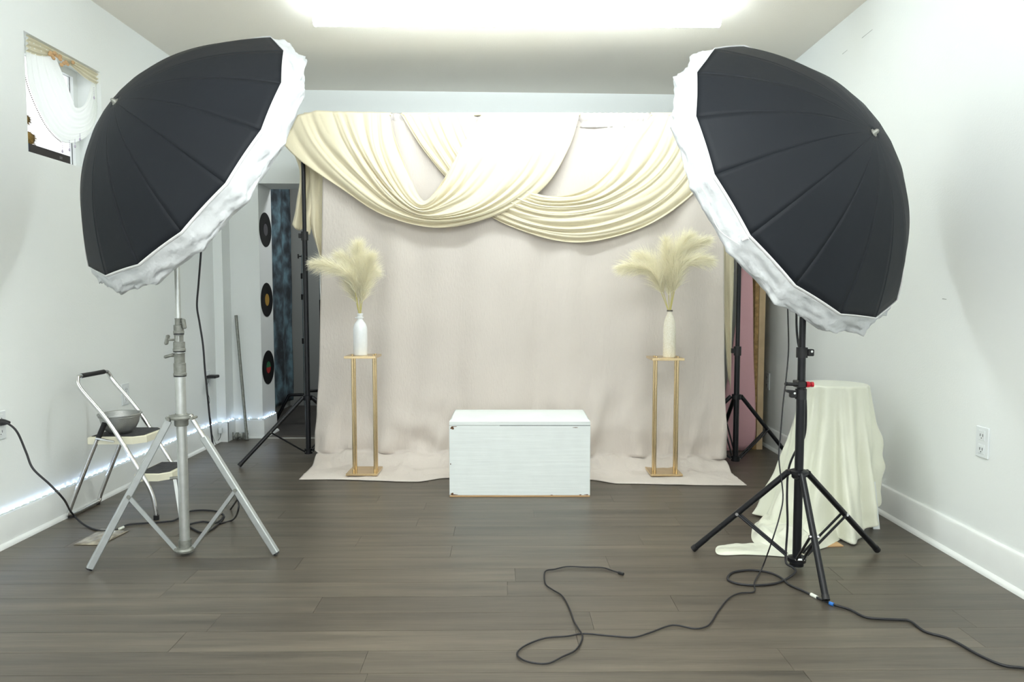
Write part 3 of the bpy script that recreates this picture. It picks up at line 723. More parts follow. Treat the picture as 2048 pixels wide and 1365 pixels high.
# strobe heads inside the umbrellas
def strobe(C0, a, sx, sy, zt, label):
    c = Vector(C0) - a * .03
    t_ = thing('studio_strobe', label, 'studio light', c)
    MB().lathe(c - a * .12, [(.045, 0), (.058, .004), (.060, .03), (.056, .035), (.056, .20), (.048, .21)], n=24, axis=a).build('body', BLKPL, t_, smooth=40)
    MB().lathe(c - a * .128, [(.020, 0), (.040, .004), (.044, .010)], n=20, axis=a).build('flash_bulb', HEM, t_)
    MB().cyl((sx, sy, zt - .05), (sx, sy, zt + .01), .016, n=12).cyl((sx, sy, zt), c - Vector((0, 0, .05)), .012, n=8).build('bracket', BLKPL, t_)
LSX, LSY = -1.313, 2.755
RSX, RSY = 1.085, 2.612
strobe((-1.296, 2.78, 1.606), aL, LSX, LSY, 1.50, 'black strobe head mounted inside the left umbrella')
strobe((1.088, 2.62, 1.48), aR, RSX, RSY, 1.38, 'black strobe head mounted inside the right umbrella')
# drawstring on the right umbrella hem
e0 = ptR(1, math.radians(180 - 61) + 2 * PI * 4 / 16, 1.02, .02)
MB().cyl(e0 - uR * .004, e0 + Vector((.010, -.015, .006)), .005, n=8).build('cord_toggle', HEM, UR)
MB().tube(spline([ptR(1, math.radians(119) + 2 * PI * q / 16, 1.035, .03 + .02 * s_) - aR * .0 + Vector((0, -.008, -.012 * s_)) for q, s_ in ((2.4, 0), (2.8, 1), (3.2, .6), (3.6, 1.4), (4.0, .3))]), .0012, n=5).build('drawstring', HEM, UR)

# ============================================================ LEFT SILVER STAND
ls = thing('light_stand', 'silver steel light stand with square legs holding the left umbrella', 'light stand', (LSX, LSY, 0))
zof = lambda y, Y=LSY, x=365: dep(x, y, Y).z
zc = zof
MB().cyl((LSX, LSY, .035), (LSX, LSY, zc(750)), .0195, n=20).build('column', SILVER, ls)
MB().cyl((LSX, LSY, zc(752)), (LSX, LSY, zc(668)), .0165, n=16).build('riser', SILVER, ls)
MB().cyl((LSX, LSY, zc(690)), (LSX, LSY, 1.50), .0098, n=14).build('riser', SILVER, ls)
def collar(y0, y1, r, r2, par):
    z0, z1 = zc(y1), zc(y0)
    MB().lathe((LSX, LSY, z0), [(r * 1.08, 0), (r * 1.08, .008), (r, .010), (r, (z1 - z0) * .55), (r2, (z1 - z0) * .57), (r2, z1 - z0 - .004), (r2 * 1.1, z1 - z0)], n=20).build('collar', CAST, par, smooth=30)
    MB().cyl((LSX, LSY, z0 - .005), (LSX, LSY, z0 + .001), r * 1.04, n=18).build('seal_ring', BLKPL, par)
collar(707, 751, .0225, .0195, ls); collar(670, 702, .0215, .0165, ls); collar(637, 667, .0185, .0130, ls)
def tknob(y, sx, ang):
    z = zc(y); c = Vector((LSX + sx * .044, LSY - .006, z)); b = MB().cyl((LSX + sx * .012, LSY - .004, z), c, .0045, n=8)
    M = Matrix.Translation(c) @ Matrix.Rotation(ang, 4, 'Y')
    pr_ = [(0, -.020), (.005, -.017), (.008, -.004), (.008, .006), (.005, .017), (0, .020)]
    b.box((-.006, -.009, -.020), (.006, .009, .020), M, ch=.004); b.build('t_handle', CAST, ls, smooth=30)
tknob(648, .55, -.15); tknob(680, -1, .25); tknob(712, -.85, 1.3)
MB().lathe((LSX, LSY, zc(852)), [(.024, 0), (.026, .004), (.026, .026), (.044, .028), (.046, .034), (.044, .042), (.024, .044), (.022, .050)], n=22).build('leg_hub', CAST, ls, smooth=30)
MB().lathe((LSX, LSY, .012), [(.020, 0), (.036, .002), (.038, .010), (.034, .018), (.024, .020), (.024, .05)], n=22).build('brace_hub', CAST, ls, smooth=30)
F1, F2 = fl(180, 1143), fl(552, 1112); F3 = Vector((-1.455, 3.05, 0))
zh = zc(836)
for F, kind in ((F1, 0), (F2, 1), (F3, 2)):
    dn = (F - Vector((LSX, LSY, 0))).normalized(); a = Vector((LSX, LSY, zh)) + dn * .042; fe = Vector((F.x, F.y, .012)); dirv = (fe - a).normalized()
    if kind == 1: a2 = a + dirv * .09
    else: a2 = a + dirv * .01
    lg = MB(); side = dirv.cross(Vector((0, 0, 1))).normalized(); upv = side.cross(dirv).normalized(); hw, hh = .0125, .0125
    q = [side * sx * hw + upv * sy * hh for sx, sy in ((-1, -.75), (-.75, -1), (.75, -1), (1, -.75), (1, .75), (.75, 1), (-.75, 1), (-1, .75))]
    lg.add([a2 + k for k in q] + [fe + k for k in q], [tuple(range(7, -1, -1)), tuple(range(8, 16))] + [(i, (i + 1) % 8, 8 + (i + 1) % 8, 8 + i) for i in range(8)])
    L = lg.build('leg', ALU, ls, smooth=20)
    MB().cyl(a - dirv * .012, a2 + dirv * .01, .0085, n=12).build('leg_pivot', CHROME if kind == 1 else CAST, L)
    MB().cyl(fe - dirv * .004, fe + dirv * .006, .0125, n=8).build('rubber_foot', BLKPL, L)
    m_ = a.lerp(fe, .53); h0 = Vector((LSX, LSY, .03)) + dn * .036
    bd_ = (m_ - h0).normalized(); sd = bd_.cross(Vector((0, 0, 1))).normalized(); up_ = sd.cross(bd_)
    q = [sd * sx * .0125 + up_ * sy * .007 for sx, sy in ((-1, -1), (1, -1), (1, 1), (-1, 1))]
    if kind == 2: m_ = dep(349, 957, 2.90); q = [k * .5 for k in q]
    MB().add([h0 + k for k in q] + [m_ + k for k in q], [(3, 2, 1, 0), (4, 5, 6, 7), (0, 1, 5, 4), (1, 2, 6, 5), (2, 3, 7, 6), (3, 0, 4, 7)]).build('brace', ALU, ls, smooth=0)
    MB().cyl(m_ + sd * .018, m_ - sd * .018, .007, n=10).cyl(h0 + sd * .014, h0 - sd * .014, .007, n=10).build('bolt', CAST, ls)
    MB().cyl(Vector((LSX, LSY, zh)) + dn * .05 + sd * .022, Vector((LSX, LSY, zh)) + dn * .05 - sd * .022, .006, n=8).build('bolt', CAST, ls)

# ============================================================ RIGHT BLACK STAND
rs = thing('light_stand', 'black tripod light stand holding the right umbrella', 'light stand', (RSX, RSY, 0))
zr = lambda y: dep(1600, y, RSY).z
F1, F2, F3 = fl(1386, 1105), fl(1755, 1107), fl(1652, 1208)
zh, zb = zr(946), .045
MB().cyl((RSX, RSY, zb - .02), (RSX, RSY, zr(790)), .0160, n=18).build('column', BLACK, rs)
MB().cyl((RSX, RSY, zr(800)), (RSX, RSY, zr(698)), .0145, n=16).build('riser', BLACK, rs)
MB().cyl((RSX, RSY, zr(705)), (RSX, RSY, 1.38), .0120, n=16).build('riser', BLACK, rs)
MB().lathe((RSX, RSY, zh - .022), [(.022, 0), (.026, .004), (.026, .016), (.034, .018), (.034, .030), (.024, .034)], n=20).build('leg_hub', BLACK, rs, smooth=30)
MB().lathe((RSX, RSY, zb - .035), [(.016, 0), (.026, .002), (.026, .014), (.034, .018), (.034, .032), (.020, .036)], n=20).build('brace_hub', BLACK, rs, smooth=30)
for F in (F1, F2, F3):
    dn = (F - Vector((RSX, RSY, 0))).normalized(); sd = dn.cross(Vector((0, 0, 1)))
    a = Vector((RSX, RSY, zh)) + dn * .036; fe = Vector((F.x, F.y, .012))
    L = MB().cyl(a, fe, .0118, n=14).build('leg', BLACK, rs); MB().cyl(fe.lerp(a, .035), fe, .0132, n=12).build('rubber_foot', BLKPL, L)
    m_ = a.lerp(fe, .52); h0 = Vector((RSX, RSY, zb)) + dn * .034
    MB().cyl(m_ + sd * .012, h0 + sd * .012, .0048, n=8).cyl(m_ - sd * .012, h0 - sd * .012, .0048, n=8).build('brace', BLACK, rs)
    MB().cyl(m_ + sd * .017, m_ - sd * .017, .0065, n=8).build('rivet', CHROME, rs); MB().cyl(h0 + sd * .017, h0 - sd * .017, .005, n=8).build('rivet', CHROME, rs)
    MB().cyl(a + sd * .016, a - sd * .016, .008, n=8).build('leg_bracket', BLACK, rs)
for y, s_ in ((705, 1), (788, -1)):
    z = zr(y); b = MB().cyl((RSX, RSY, z - .02), (RSX, RSY, z + .018), .0205, n=16)
    b.box((RSX + s_ * .030 - .012, RSY - .012, z - .014), (RSX + s_ * .030 + .012, RSY + .010, z + .012), ch=.003).build('clamp_collar', BLKPL, rs, smooth=30)
    MB().cyl((RSX + s_ * .030, RSY - .013, z + .004), (RSX + s_ * .030, RSY - .018, z + .004), .0045, n=8).build('rivet', CHROME, rs)
    if s_ < 0: MB().prism([(RSX - .020, RSY - .01, z + .012), (RSX - .058, RSY - .01, z + .016), (RSX - .056, RSY - .01, z + .006), (RSX - .020, RSY - .01, z - .004)], (0, .014, 0)).build('lever', BLKPL, rs, smooth=0)
# red-knobbed clamp gripping the pole
z = zr(768)
cl = thing('pole_clamp', 'black clamp with red knob gripping the right black light stand', 'clamp', (RSX, RSY - .02, z))
b = MB().cyl((RSX - .064, RSY - .022, z + .002), (RSX - .018, RSY - .022, z), .0065, n=10).ball((RSX - .064, RSY - .022, z + .002), .0078, 10)
b.build('handle', BLKPL, cl)
MB().box((RSX - .024, RSY - .030, z - .013), (RSX + .008, RSY + .022, z + .013), ch=.003).build('jaw', BLKPL, cl, smooth=0)
b = MB()
for k in range(8):
    an = 2 * PI * k / 8
    b.cyl((RSX + .010, RSY - .022 + math.cos(an) * .007, z + math.sin(an) * .007), (RSX + .022, RSY - .022 + math.cos(an) * .007, z + math.sin(an) * .007), .0042, n=6)
b.cyl((RSX + .022, RSY - .022, z), (RSX + .027, RSY - .022, z), .005, n=8)
b.cyl((RSX + .027, RSY - .022, z), (RSX + .036, RSY - .022, z), .010, n=8)
tag(b.build('knob', RED, cl), 'ridged red knob')

# ============================================================ CABLES
def cable(name, label, pts, r, parent=None, cat='cable', n=8):
    p = spline(pts, n); o = MB().tube(p, r, n=7).build(name, CABLE, loc=None, smooth=60)
    return tag(o, label, cat)
fz = lambda x, y, z=.005: fl(x, y, z)
RC = .0042
# left power cable: outlet -> floor -> under the stand
pc = [atX(2, 845, XL + .04), dep(18, 849, 2.80), dep(35, 866, 2.76), dep(52, 905, 2.72), dep(66, 938, 2.70), dep(100, 970, 2.72), dep(128, 1000, 2.76), fz(143, 1026, .06), fz(168, 1050, .01), fz(200, 1062), fz(232, 1060), fz(256, 1050), fz(290, 1047), fz(330, 1044), fz(352, 1040)]
pc += [fz(380, 1023), fz(425, 1022), fz(447, 1031), fz(432, 1046), fz(405, 1044), fz(378, 1050), fz(385, 1058), fz(410, 1066), fz(440, 1046), fz(462, 1018), dep(477, 996, 2.90)]
o = cable('power_cable', 'black power cable from the left outlet looping under the silver stand', pc, RC)
pl = MB().lathe(atX(0, 845, XL + .010), [(.013, 0), (.015, .006), (.012, .022), (.006, .042)], n=12, axis=(1, -.1, -.02)).build('plug', BLKPL, o)
MB().cyl(fz(238, 1059, .006), fz(247, 1055, .006), .0062, n=8).build('tape_tag', TEAL_T, o)
pcu = [dep(403, 488, 2.84), dep(401, 520, 2.84), dep(397, 570, 2.85), dep(394, 612, 2.86), dep(399, 645, 2.87), dep(406, 690, 2.88), dep(410, 740, 2.89), dep(416, 800, 2.90), dep(421, 850, 2.92), dep(428, 900, 2.94), dep(442, 935, 2.93), dep(462, 975, 2.92), dep(476, 1000, 2.92), dep(476, 1022, 2.9), fz(466, 1040, .012), fz(440, 1048)]
cable('lamp_cable', 'black cable hanging from the left umbrella down to the silver stand leg', pcu, .0040)
pth = [dep(416, 762, 4.7), dep(414, 780, 4.7), dep(419, 800, 4.7), dep(417, 820, 4.72), dep(422, 840, 4.75), dep(424, 866, 4.8), fz(432, 889, .01), fz(440, 886)]
cable('thin_wire', 'thin black wire hanging below the adapter in the back left corner', pth, .0014)
# right floor cable: frame edge -> stand foot -> loop -> up the column
pr_ = [fz(2075, 1340), fz(2040, 1336), fz(2005, 1331), fz(1960, 1312), fz(1900, 1279), fz(1850, 1264), fz(1820, 1243), fz(1795, 1240), fz(1735, 1236), fz(1700, 1220), fz(1668, 1210), fz(1640, 1199), fz(1605, 1182), fz(1578, 1170), fz(1560, 1155), fz(1535, 1145), fz(1500, 1141), fz(1465, 1146), fz(1456, 1160), fz(1480, 1169), fz(1520, 1171), fz(1560, 1165), fz(1590, 1146, .012), fz(1586, 1136, .02), fz(1572, 1126, .03)]
pr_ += [dep(1572, 1100, 2.66), dep(1575, 1050, 2.66), dep(1574, 990, 2.66), dep(1577, 940, 2.67), dep(1590, 905, 2.66), dep(1608, 875, 2.65), dep(1612, 830, 2.645), dep(1609, 760, 2.64), dep(1608, 720, 2.64), dep(1597, 690, 2.65), dep(1593, 650, 2.66), dep(1594, 600, 2.66), dep(1597, 560, 2.66)]
o = cable('power_cable', 'black power cable crossing the floor at right, looping and climbing the black stand', pr_, RC)
MB().cyl(fz(1622, 1189.5, .006), fz(1634, 1195.5, .006), .0062, n=8).build('tape_tag', TEAL_T, o)
tag(MB().cyl(fz(1659, 1207, .006), fz(1667, 1210, .006), .0062, n=8).build('tape_tag', BLUET, o), 'blue tape tag')
psy = [dep(1575, 605, 2.70), dep(1576, 640, 2.66), dep(1577, 700, 2.6), dep(1572, 760, 2.58), dep(1567, 800, 2.57), dep(1561, 870, 2.56), dep(1558, 920, 2.55), dep(1566, 990, 2.53), dep(1560, 1030, 2.51), dep(1545, 1080, 2.49), fz(1525, 1135, .02), fz(1509, 1165, .008), fz(1508, 1184), fz(1480, 1187), fz(1458, 1197), fz(1437, 1222), fz(1424, 1243), fz(1412, 1254), fz(1388, 1258), fz(1345, 1251), fz(1300, 1266), fz(1268, 1275), fz(1225, 1273), fz(1168, 1268), fz(1135, 1273), fz(1090, 1277), fz(1052, 1291), fz(1034, 1307), fz(1045, 1320), fz(1070, 1327), fz(1098, 1327), fz(1125, 1314), fz(1152, 1300), fz(1165, 1275), fz(1157, 1258, .008), fz(1148, 1243), fz(1140, 1220), fz(1125, 1193), fz(1105, 1180), fz(1091, 1168), fz(1090, 1144), fz(1110, 1139), fz(1135, 1134), fz(1170, 1135), fz(1205, 1136), fz(1225, 1142), fz(1238, 1146)]
o = cable('sync_cord', 'thin black sync cord from the right umbrella looping across the middle floor', psy, .0026, n=6)
MB().cyl(fz(1237, 1146, .006), fz(1247, 1149, .006), .0055, n=8).build('plug', BLKPL, o)

# ============================================================ STEP STOOL
ss = thing('step_stool', 'chrome folding step stool with two cream steps against the left wall', 'step stool', (-1.86, 3.33, 0))
ya, yb = 3.195, 3.465; rt = .0098
xt, ztp = dep(152, 757, ya).x, dep(152, 757, ya).z
side = lambda Y: [(-1.652, Y, .006), (-1.655, Y, .06), (-1.672, Y, .13), (-1.705, Y, .20), (-1.78, Y, .33), (-1.87, Y, .475), (xt + .02, Y, ztp - .05)]
hoop = side(ya) + [(xt, ya + .012, ztp - .005), (xt - .003, ya + .045, ztp + .006), (xt - .003, yb - .045, ztp + .006), (xt, yb - .012, ztp - .005)] + side(yb)[::-1]
MB().tube(spline(hoop, 7), rt, n=12).build('front_frame', CHROME, ss, smooth=60)
MB().cyl((xt - .003, ya + .045, ztp + .006), (xt - .003, yb - .045, ztp + .006), .0112, n=12).build('hand_grip', BLKPL, ss)
rear = [(-1.905, ya + .014, .405), (-1.95, ya + .014, .31), (-2.055, ya + .014, .06), (-2.064, ya + .02, .02), (-2.066, ya + .06, .012), (-2.066, yb - .06, .012), (-2.064, yb - .02, .02), (-2.055, yb - .014, .06), (-1.95, yb - .014, .31), (-1.905, yb - .014, .405)]
MB().tube(spline(rear, 7), rt, n=12).build('rear_frame', CHROME, ss, smooth=60)
for Y in (ya + .014, yb - .014):
    MB().cyl((-1.918, Y, .375), (-1.885, Y, .45), .0118, n=12).build('plastic_sleeve', BLKPL, ss)
    Y2 = ya - .008 if Y < 3.3 else yb + .008
    MB().cyl((-1.915, Y2, .385), (-1.83, Y2, .368), .005, n=8).build('link_bar', CHROME, ss)
for Y in (ya, yb):
    MB().cyl((-1.652, Y, 0), (-1.652, Y, .022), .0125, n=12).build('rubber_foot', BLKPL, ss)
    MB().cyl((-2.068, Y + (.03 if Y < 3.3 else -.03), 0.0), (-2.068, Y + (.03 if Y < 3.3 else -.03), .015), .0125, n=12).build('rubber_foot', BLKPL, ss)
def step(x0, x1, z, name):
    c = .045; y0, y1 = ya + .012, yb - .012
    poly = lambda i, zz: [(x0 + i, y0 + i, zz), (x1 - c, y0 + i, zz), (x1 - i, y0 + c, zz), (x1 - i, y1 - c, zz), (x1 - c, y1 - i, zz), (x0 + i, y1 - i, zz)]
    b = MB(); a = poly(0, z - .034); m_ = poly(0, z - .004); t_ = poly(.004, z); n = 6
    b.add(a + m_ + t_, [tuple(range(5, -1, -1)), tuple(range(12, 18))] + [(l * 6 + i, l * 6 + (i + 1) % 6, l * 6 + 6 + (i + 1) % 6, l * 6 + 6 + i) for l in range(2) for i in range(6)])
    o = b.build('step', STEPM, ss, smooth=0)
    MB().prism(poly(.012, z), (0, 0, .002)).build('tread', TREAD, o, smooth=0)
step(-1.965, -1.715, .386, 'step'); step(-1.755, -1.600, .212, 'step')
# bowl
bc = Vector((dep(241, 870, 3.30).x, 3.30, .3885)); rb = .0985
bo = thing('mixing_bowl', 'dull grey aluminium bowl resting on the top of the step stool', 'bowl', bc)
k_ = .91
MB().lathe(bc, [(a * k_, z * .95) for a, z in [(.040, 0), (.050, .001), (.072, .020), (.088, .050), (.095, .082), (.0965, .090), (.1035, .092), (.1045, .097), (.1035, .1), (.0945, .0975), (.091, .082), (.083, .050), (.067, .022), (.045, .004), (.001, .003)]], n=40, cap=(True, False)).build('bowl_body', BOWLM, bo, smooth=50)
MB().tube([bc + Vector((.098 * k_ * math.cos(2 * PI * i / 40), .098 * k_ * math.sin(2 * PI * i / 40), .085 * .95)) for i in range(40)], .0018, n=6, closed=True).build('rim_bead', BOWLM, bo)

# packet on the floor
pk = [fl(147, 1091), fl(203, 1059), fl(258, 1063), fl(202, 1092)]
P = []
for i in range(13):
    row = []
    for j in range(13):
        u, v = i / 12, j / 12; p = pk[0].lerp(pk[1], u).lerp(pk[3].lerp(pk[2], u), v); p.z = .0025 + .006 * max(0, math.sin(PI * u) * math.sin(PI * v)) * (1 + nz(u * 4, v * 4, 3)); row.append(p)
    P.append(row)
o = MB().grid(P).build('plastic_packet', PAPERM, loc=pk[0], smooth=180, solid=.0015); tag(o, 'crumpled clear plastic packet lying on the floor by the left stand', 'packet')

# ============================================================ LEANING ROD WITH CLAMP
rod = thing('steel_rod', 'long grey steel rod leaning against the back left wall', 'rod', (-1.93, 5.0, 0))
MB().cyl(fl(494, 880, .004) + Vector((0, -.0, 0)), (dep(472, 631, 5.06)), .0105, n=12).build('tube', CAST, rod)
MB().cyl(fl(494, 880, .002), fl(494, 868, .05) if False else dep(493, 862, 5.045), .0135, n=12).build('end_socket', SILVER, rod)
gc = Vector((-1.975, 5.035, .028))
gr = thing('grip_clamp', 'small dull metal grip clamp lying at the foot of the steel rod', 'clamp', gc)
MB().lathe(gc - Vector((.035, 0, 0)), [(.018, 0), (.026, .006), (.026, .020), (.016, .026), (.016, .04), (.026, .046), (.026, .058), (.018, .064)], n=16, axis=(1, 0, 0)).build('body', CAST, gr, smooth=30)
MB().box((gc.x - .062, gc.y - .008, .0), (gc.x - .050, gc.y + .008, .055), ch=.003).cyl(gc - Vector((.06, 0, 0)), gc, .005, n=8).build('t_handle', CAST, gr, smooth=0)
MB().box((gc.x + .050, gc.y - .012, .003), (gc.x + .060, gc.y + .006, .05), ch=.003).cyl(gc, gc + Vector((.055, 0, 0)), .005, n=8).build('t_handle', CAST, gr, smooth=0)

# ============================================================ RECORDS ON THE DOOR JAMB
for (yy, m_, lab) in ((460, (LAB1, None), 'topmost vinyl record with a grey label on the doorway jamb'), (600, (LAB2, None), 'middle vinyl record with a gold label on the doorway jamb'), (735, (LAB3, LAB4), 'lowest vinyl record with a red and green label on the doorway jamb')):
    Y = backY(DX0) + .135; p = dep(533, yy, Y); c = Vector((DX0 + .0005, Y, p.z)); R = .127
    t_ = thing('vinyl_record', lab, 'vinyl record', c, 'records on the doorway jamb')
    prof = [(R * .97, 0), (R, .0008), (R, .0018), (R * .985, .0024)]
    for k in range(10): prof += [(R * (.96 - k * .055), .0026), (R * (.945 - k * .055), .0021)]
    MB().lathe(c, prof, n=48, axis=(1, 0, 0)).build('disc', VINYL, t_, smooth=30)
    if m_[1] is None: MB().lathe(c + Vector((.0024, 0, 0)), [(.045, 0), (.045, .0008), (.004, .0008)], n=28, axis=(1, 0, 0), cap=(True, False)).build('label', m_[0], t_)
    else:
        for sgn, mm in ((1, m_[1]), (-1, m_[0])):
            pts = [c + Vector((.0024, .045 * math.cos(a), sgn * .045 * math.sin(a))) for a in [PI * k / 14 for k in range(15)]]
            MB().prism(pts, (.0009, 0, 0)).build('label', mm, t_, smooth=0)
# ============================================================ FAR ROOM THINGS
P = []
for i in range(60):
    row = []
    for j in range(50):
        u, v = i / 59, j / 49; row.append(Vector((-2.09 + .012 * math.sin(u * 26 + v) + .008 * nz(u * 5, v * 5), lerp(5.40, 6.62, u), lerp(.06, 2.3, v))))
    P.append(row)
tag(MB().grid(P).build('tapestry', SMOKE, loc=(-2.08, 5.95, 0), smooth=180, solid=.002), 'smoky teal and grey tie-dye cloth hung inside the doorway', 'tapestry')
# C-stand with bent legs
csx, csy = dep(611, 790, 5.7).x, 5.7
cs = thing('century_stand', 'chrome stand with bent black legs standing inside the doorway', 'light stand', (csx, csy, 0))
zq = lambda y: dep(611, y, 5.7).z
MB().cyl((csx, csy, zq(812)), (csx, csy, zq(510)), .013, n=14).build('column', CHROME, cs)
for y in (552, 594, 682): MB().cyl((csx, csy, zq(y + 6)), (csx, csy, zq(y - 5)), .021, n=14).build('collar', BLKPL, cs)
MB().cyl((csx - .035, csy, zq(513)), (csx, csy, zq(513)), .005, n=8).box((csx - .042, csy - .006, zq(513) - .018), (csx - .034, csy + .006, zq(513) + .018)).build('t_handle', BLKPL, cs, smooth=0)
for (dx, dy, zz) in ((-.19, -.02, zq(790)), (-.06, .28, zq(775)), (.22, .10, zq(783))):
    kx, ky = dx * .72, dy * .72
    MB().tube(spline([(csx, csy, zz), (csx + kx * .6, csy + ky * .6, zz), (csx + kx * .95, csy + ky * .95, zz - .004), (csx + kx * 1.1, csy + ky * 1.1, zz - .04), (csx + dx * 1.3, csy + dy * 1.3, .012)], 6), .0125, n=10).build('leg', BLACK, cs)
# second pole
p0 = dep(643, 700, 5.75); p0.z = 0
ps = thing('boom_pole', 'slim dark pole with chrome tip standing beside the chrome stand', 'pole', p0)
MB().cyl((p0.x, p0.y, 0), (p0.x, p0.y, dep(643, 600, 5.75).z), .012, n=12).build('tube', BLACK, ps)
MB().cyl((p0.x, p0.y, dep(643, 600, 5.75).z), (p0.x, p0.y, dep(643, 545, 5.75).z), .009, n=12).build('tip', CHROME, ps)

# ============================================================ PINK CLOTH AND LUMBER, BACK RIGHT
lm = thing('lumber_frame', 'pine lumber frame with rough board edge leaning in the back right corner', 'lumber', (1.67, 4.72, 0))
x0, x1 = dep(1510, 900, 4.72).x, dep(1525, 900, 4.72).x
MB().box((x0 + .002, 4.70, 0), (x1 - .008, 4.74, 1.98), ch=.002).build('stud', LUMBER, lm, smooth=0)
MB().box((x0 - .024, 4.71, 0), (x0 + .001, 5.1, 1.98)).build('board', OSB, lm, smooth=0)
MB().box((x0 + .002, 5.02, 0), (x1 - .008, 5.06, 1.98)).build('stud', LUMBER, lm, smooth=0)
MB().box((x0 + .004, 4.742, 1.9), (x1 - .010, 5.018, 1.94)).build('stud', LUMBER, lm, smooth=0)
pts = [(1440, 905), (1470, 906), (1490, 902), (1503, 893), (1510, 876), (1511, 845), (1510, 790), (1507, 720), (1506, 640), (1504, 560), (1500, 500), (1493, 480), (1487, 500), (1478, 580), (1470, 660), (1455, 760), (1442, 840)]
Yp = 4.655; poly = resample(spline([dep(x, y, Yp) for x, y in pts], 4, closed=True) + [dep(1440, 905, Yp)], 80)[:-1]
cen = Vector((sum(p.x for p in poly) / len(poly), Yp, sum(p.z for p in poly) / len(poly))); rings = []
for k in range(14):
    s_ = 1 - k / 13.5; row = []
    for p in poly:
        q = cen.lerp(p, s_); q.z = max(q.z, .004); q.y = Yp - .012 * math.sin(min(1, (1 - s_) * 4) * PI / 2) + .012 * nz(q.x * 9, q.z * 2.5, 5); row.append(q)
    rings.append(row)
b = MB().grid(rings, closed=True); k = len(b.v) - len(poly); b.f.append(tuple(range(k, k + len(poly)))); b.m.append(0)
o = b.build('pink_backdrop_cloth', PINK, loc=(cen.x, Yp, 0), smooth=180, solid=.006); tag(o, 'folded pink cloth backdrop leaning behind the right backdrop tripod', 'backdrop')

# ============================================================ DRAPED STOOL
tc0 = Vector((1.470, 3.17, 0)); zt_ = dep(1675, 768, 3.17).z; rs_ = .138
sto = thing('round_stool', 'small white wooden stool almost hidden under the ivory satin cloth', 'stool', tc0)
MB().lathe(tc0 + Vector((0, 0, zt_ - .03)), [(rs_ * .95, 0), (rs_, .004), (rs_, .024), (rs_ * .97, .028)], n=32).build('seat', WHITE, sto, smooth=40)
lf = fl(1750, 1057); lx, ly = lf.x - tc0.x, lf.y - tc0.y
for sx, sy in ((1, 1), (-1, 1), (1, -1), (-1, -1)):
    f = tc0 + Vector((lx * sx, ly * sy, 0)); tp = tc0 + Vector((lx * sx * .62, ly * sy * .62, zt_ - .03)); M = None
    q = [Vector((a, b_, 0)) * .0145 for a, b_ in ((-1, -1), (1, -1), (1, 1), (-1, 1))]
    MB().add([f + k for k in q] + [tp + k for k in q], [(3, 2, 1, 0), (4, 5, 6, 7), (0, 1, 5, 4), (1, 2, 6, 5), (2, 3, 7, 6), (3, 0, 4, 7)]).build('leg', WHITE, sto, smooth=0)
ct = thing('satin_cloth', 'ivory satin cloth draped over the round stool and spilling onto the floor', 'cloth', tc0)
NA, NR = 200, 90; P = []
for i in range(NR + 1):
    v = i / NR; row = []
    for j in range(NA):
        a = 2 * PI * j / NA        # a=0 +X ; -PI/2 toward camera
        ca_, sa_ = math.cos(a), math.sin(a)
        left = max(0, -ca_ * .8 - sa_ * .45)
        if v < .18:
            r_ = rs_ * 1.02 * (v / .18); z = zt_ + .003 - .004 * (v / .18) ** 6; p = tc0 + Vector((r_ * ca_, r_ * sa_, z))
        else:
            q = (v - .18) / .82
            # hem height: touches floor at left/front, higher at the right
            hem = lerp(.012, .16, sstep(-.2, .9, ca_ * .75 + sa_ * .55)) if sa_ > -.6 else lerp(.008, .10, sstep(.15, .8, ca_))
            z = lerp(zt_, hem, 1 - max(0, 1 - q) ** 1.06)
            fl_ = .042 * q + .17 * left * q ** 1.6 + .02 * math.sin(PI * q) * max(0, ca_)
            nfold = math.sin(a * 11 + 2.2 * nz(ca_ * 1.5, sa_ * 1.5, 2) + q * 1.2)
            nf2 = math.sin(a * 19 + 3 * nz(ca_ * 2, sa_ * 2, 5) - q * 2.5)
            am = (.004 + .048 * q) * (1 + .5 * nz(ca_ * 2, sa_ * 2 + q, 8))
            r_ = rs_ * 1.02 + fl_ + am * (nfold * .6 + .35 * nf2) + .012 * q * nz(ca_ * 4, sa_ * 4, q * 7)
            # bulges on the right edge
            r_ += max(0, ca_) ** 3 * (.020 * math.exp(-((z - .40) / .05) ** 2) + .018 * math.exp(-((z - .28) / .035) ** 2) - .03 * q)
            p = tc0 + Vector((r_ * ca_, r_ * sa_, z))
            if p.x > XR - .03: p.x = XR - .03
        row.append(p)
    P.append(row)
b = MB().grid(P, closed=True); b.build('draped_cover', SATIN, ct, smooth=180, solid=.0022)
def puddle(outl, hgt, seed, name='floor_fold'):
    poly = resample(spline([fl(x, y, .003) for x, y in outl], 6, closed=True) + [fl(*outl[0], .003)], 90)[:-1]
    cen = sum(poly, Vector()) / len(poly); R_ = []
    for k in range(22):
        s_ = 1 - k / 22.5; row = []
        for p in poly:
            q = cen.lerp(p, s_); e_ = 1 - s_
            q.z = .003 + hgt * (sstep(0, .22, e_) * (.45 + .7 * abs(nz(q.x * 9, q.y * 14, seed))) + .35 * max(0, nz(q.x * 22, q.y * 26, seed + 2)) * sstep(0, .3, e_)); row.append(q)
        R_.append(row)
    b = MB().grid(R_, closed=True); k = len(b.v) - len(poly); b.f.append(tuple(range(k, k + len(poly)))); b.m.append(0)
    return b.build(name, SATIN, ct, smooth=180)
puddle([(1503, 1066), (1512, 1046), (1545, 1036), (1600, 1036), (1650, 1045), (1690, 1052), (1700, 1066), (1680, 1080), (1650, 1096), (1600, 1106), (1545, 1102), (1508, 1086)], .075, 3)
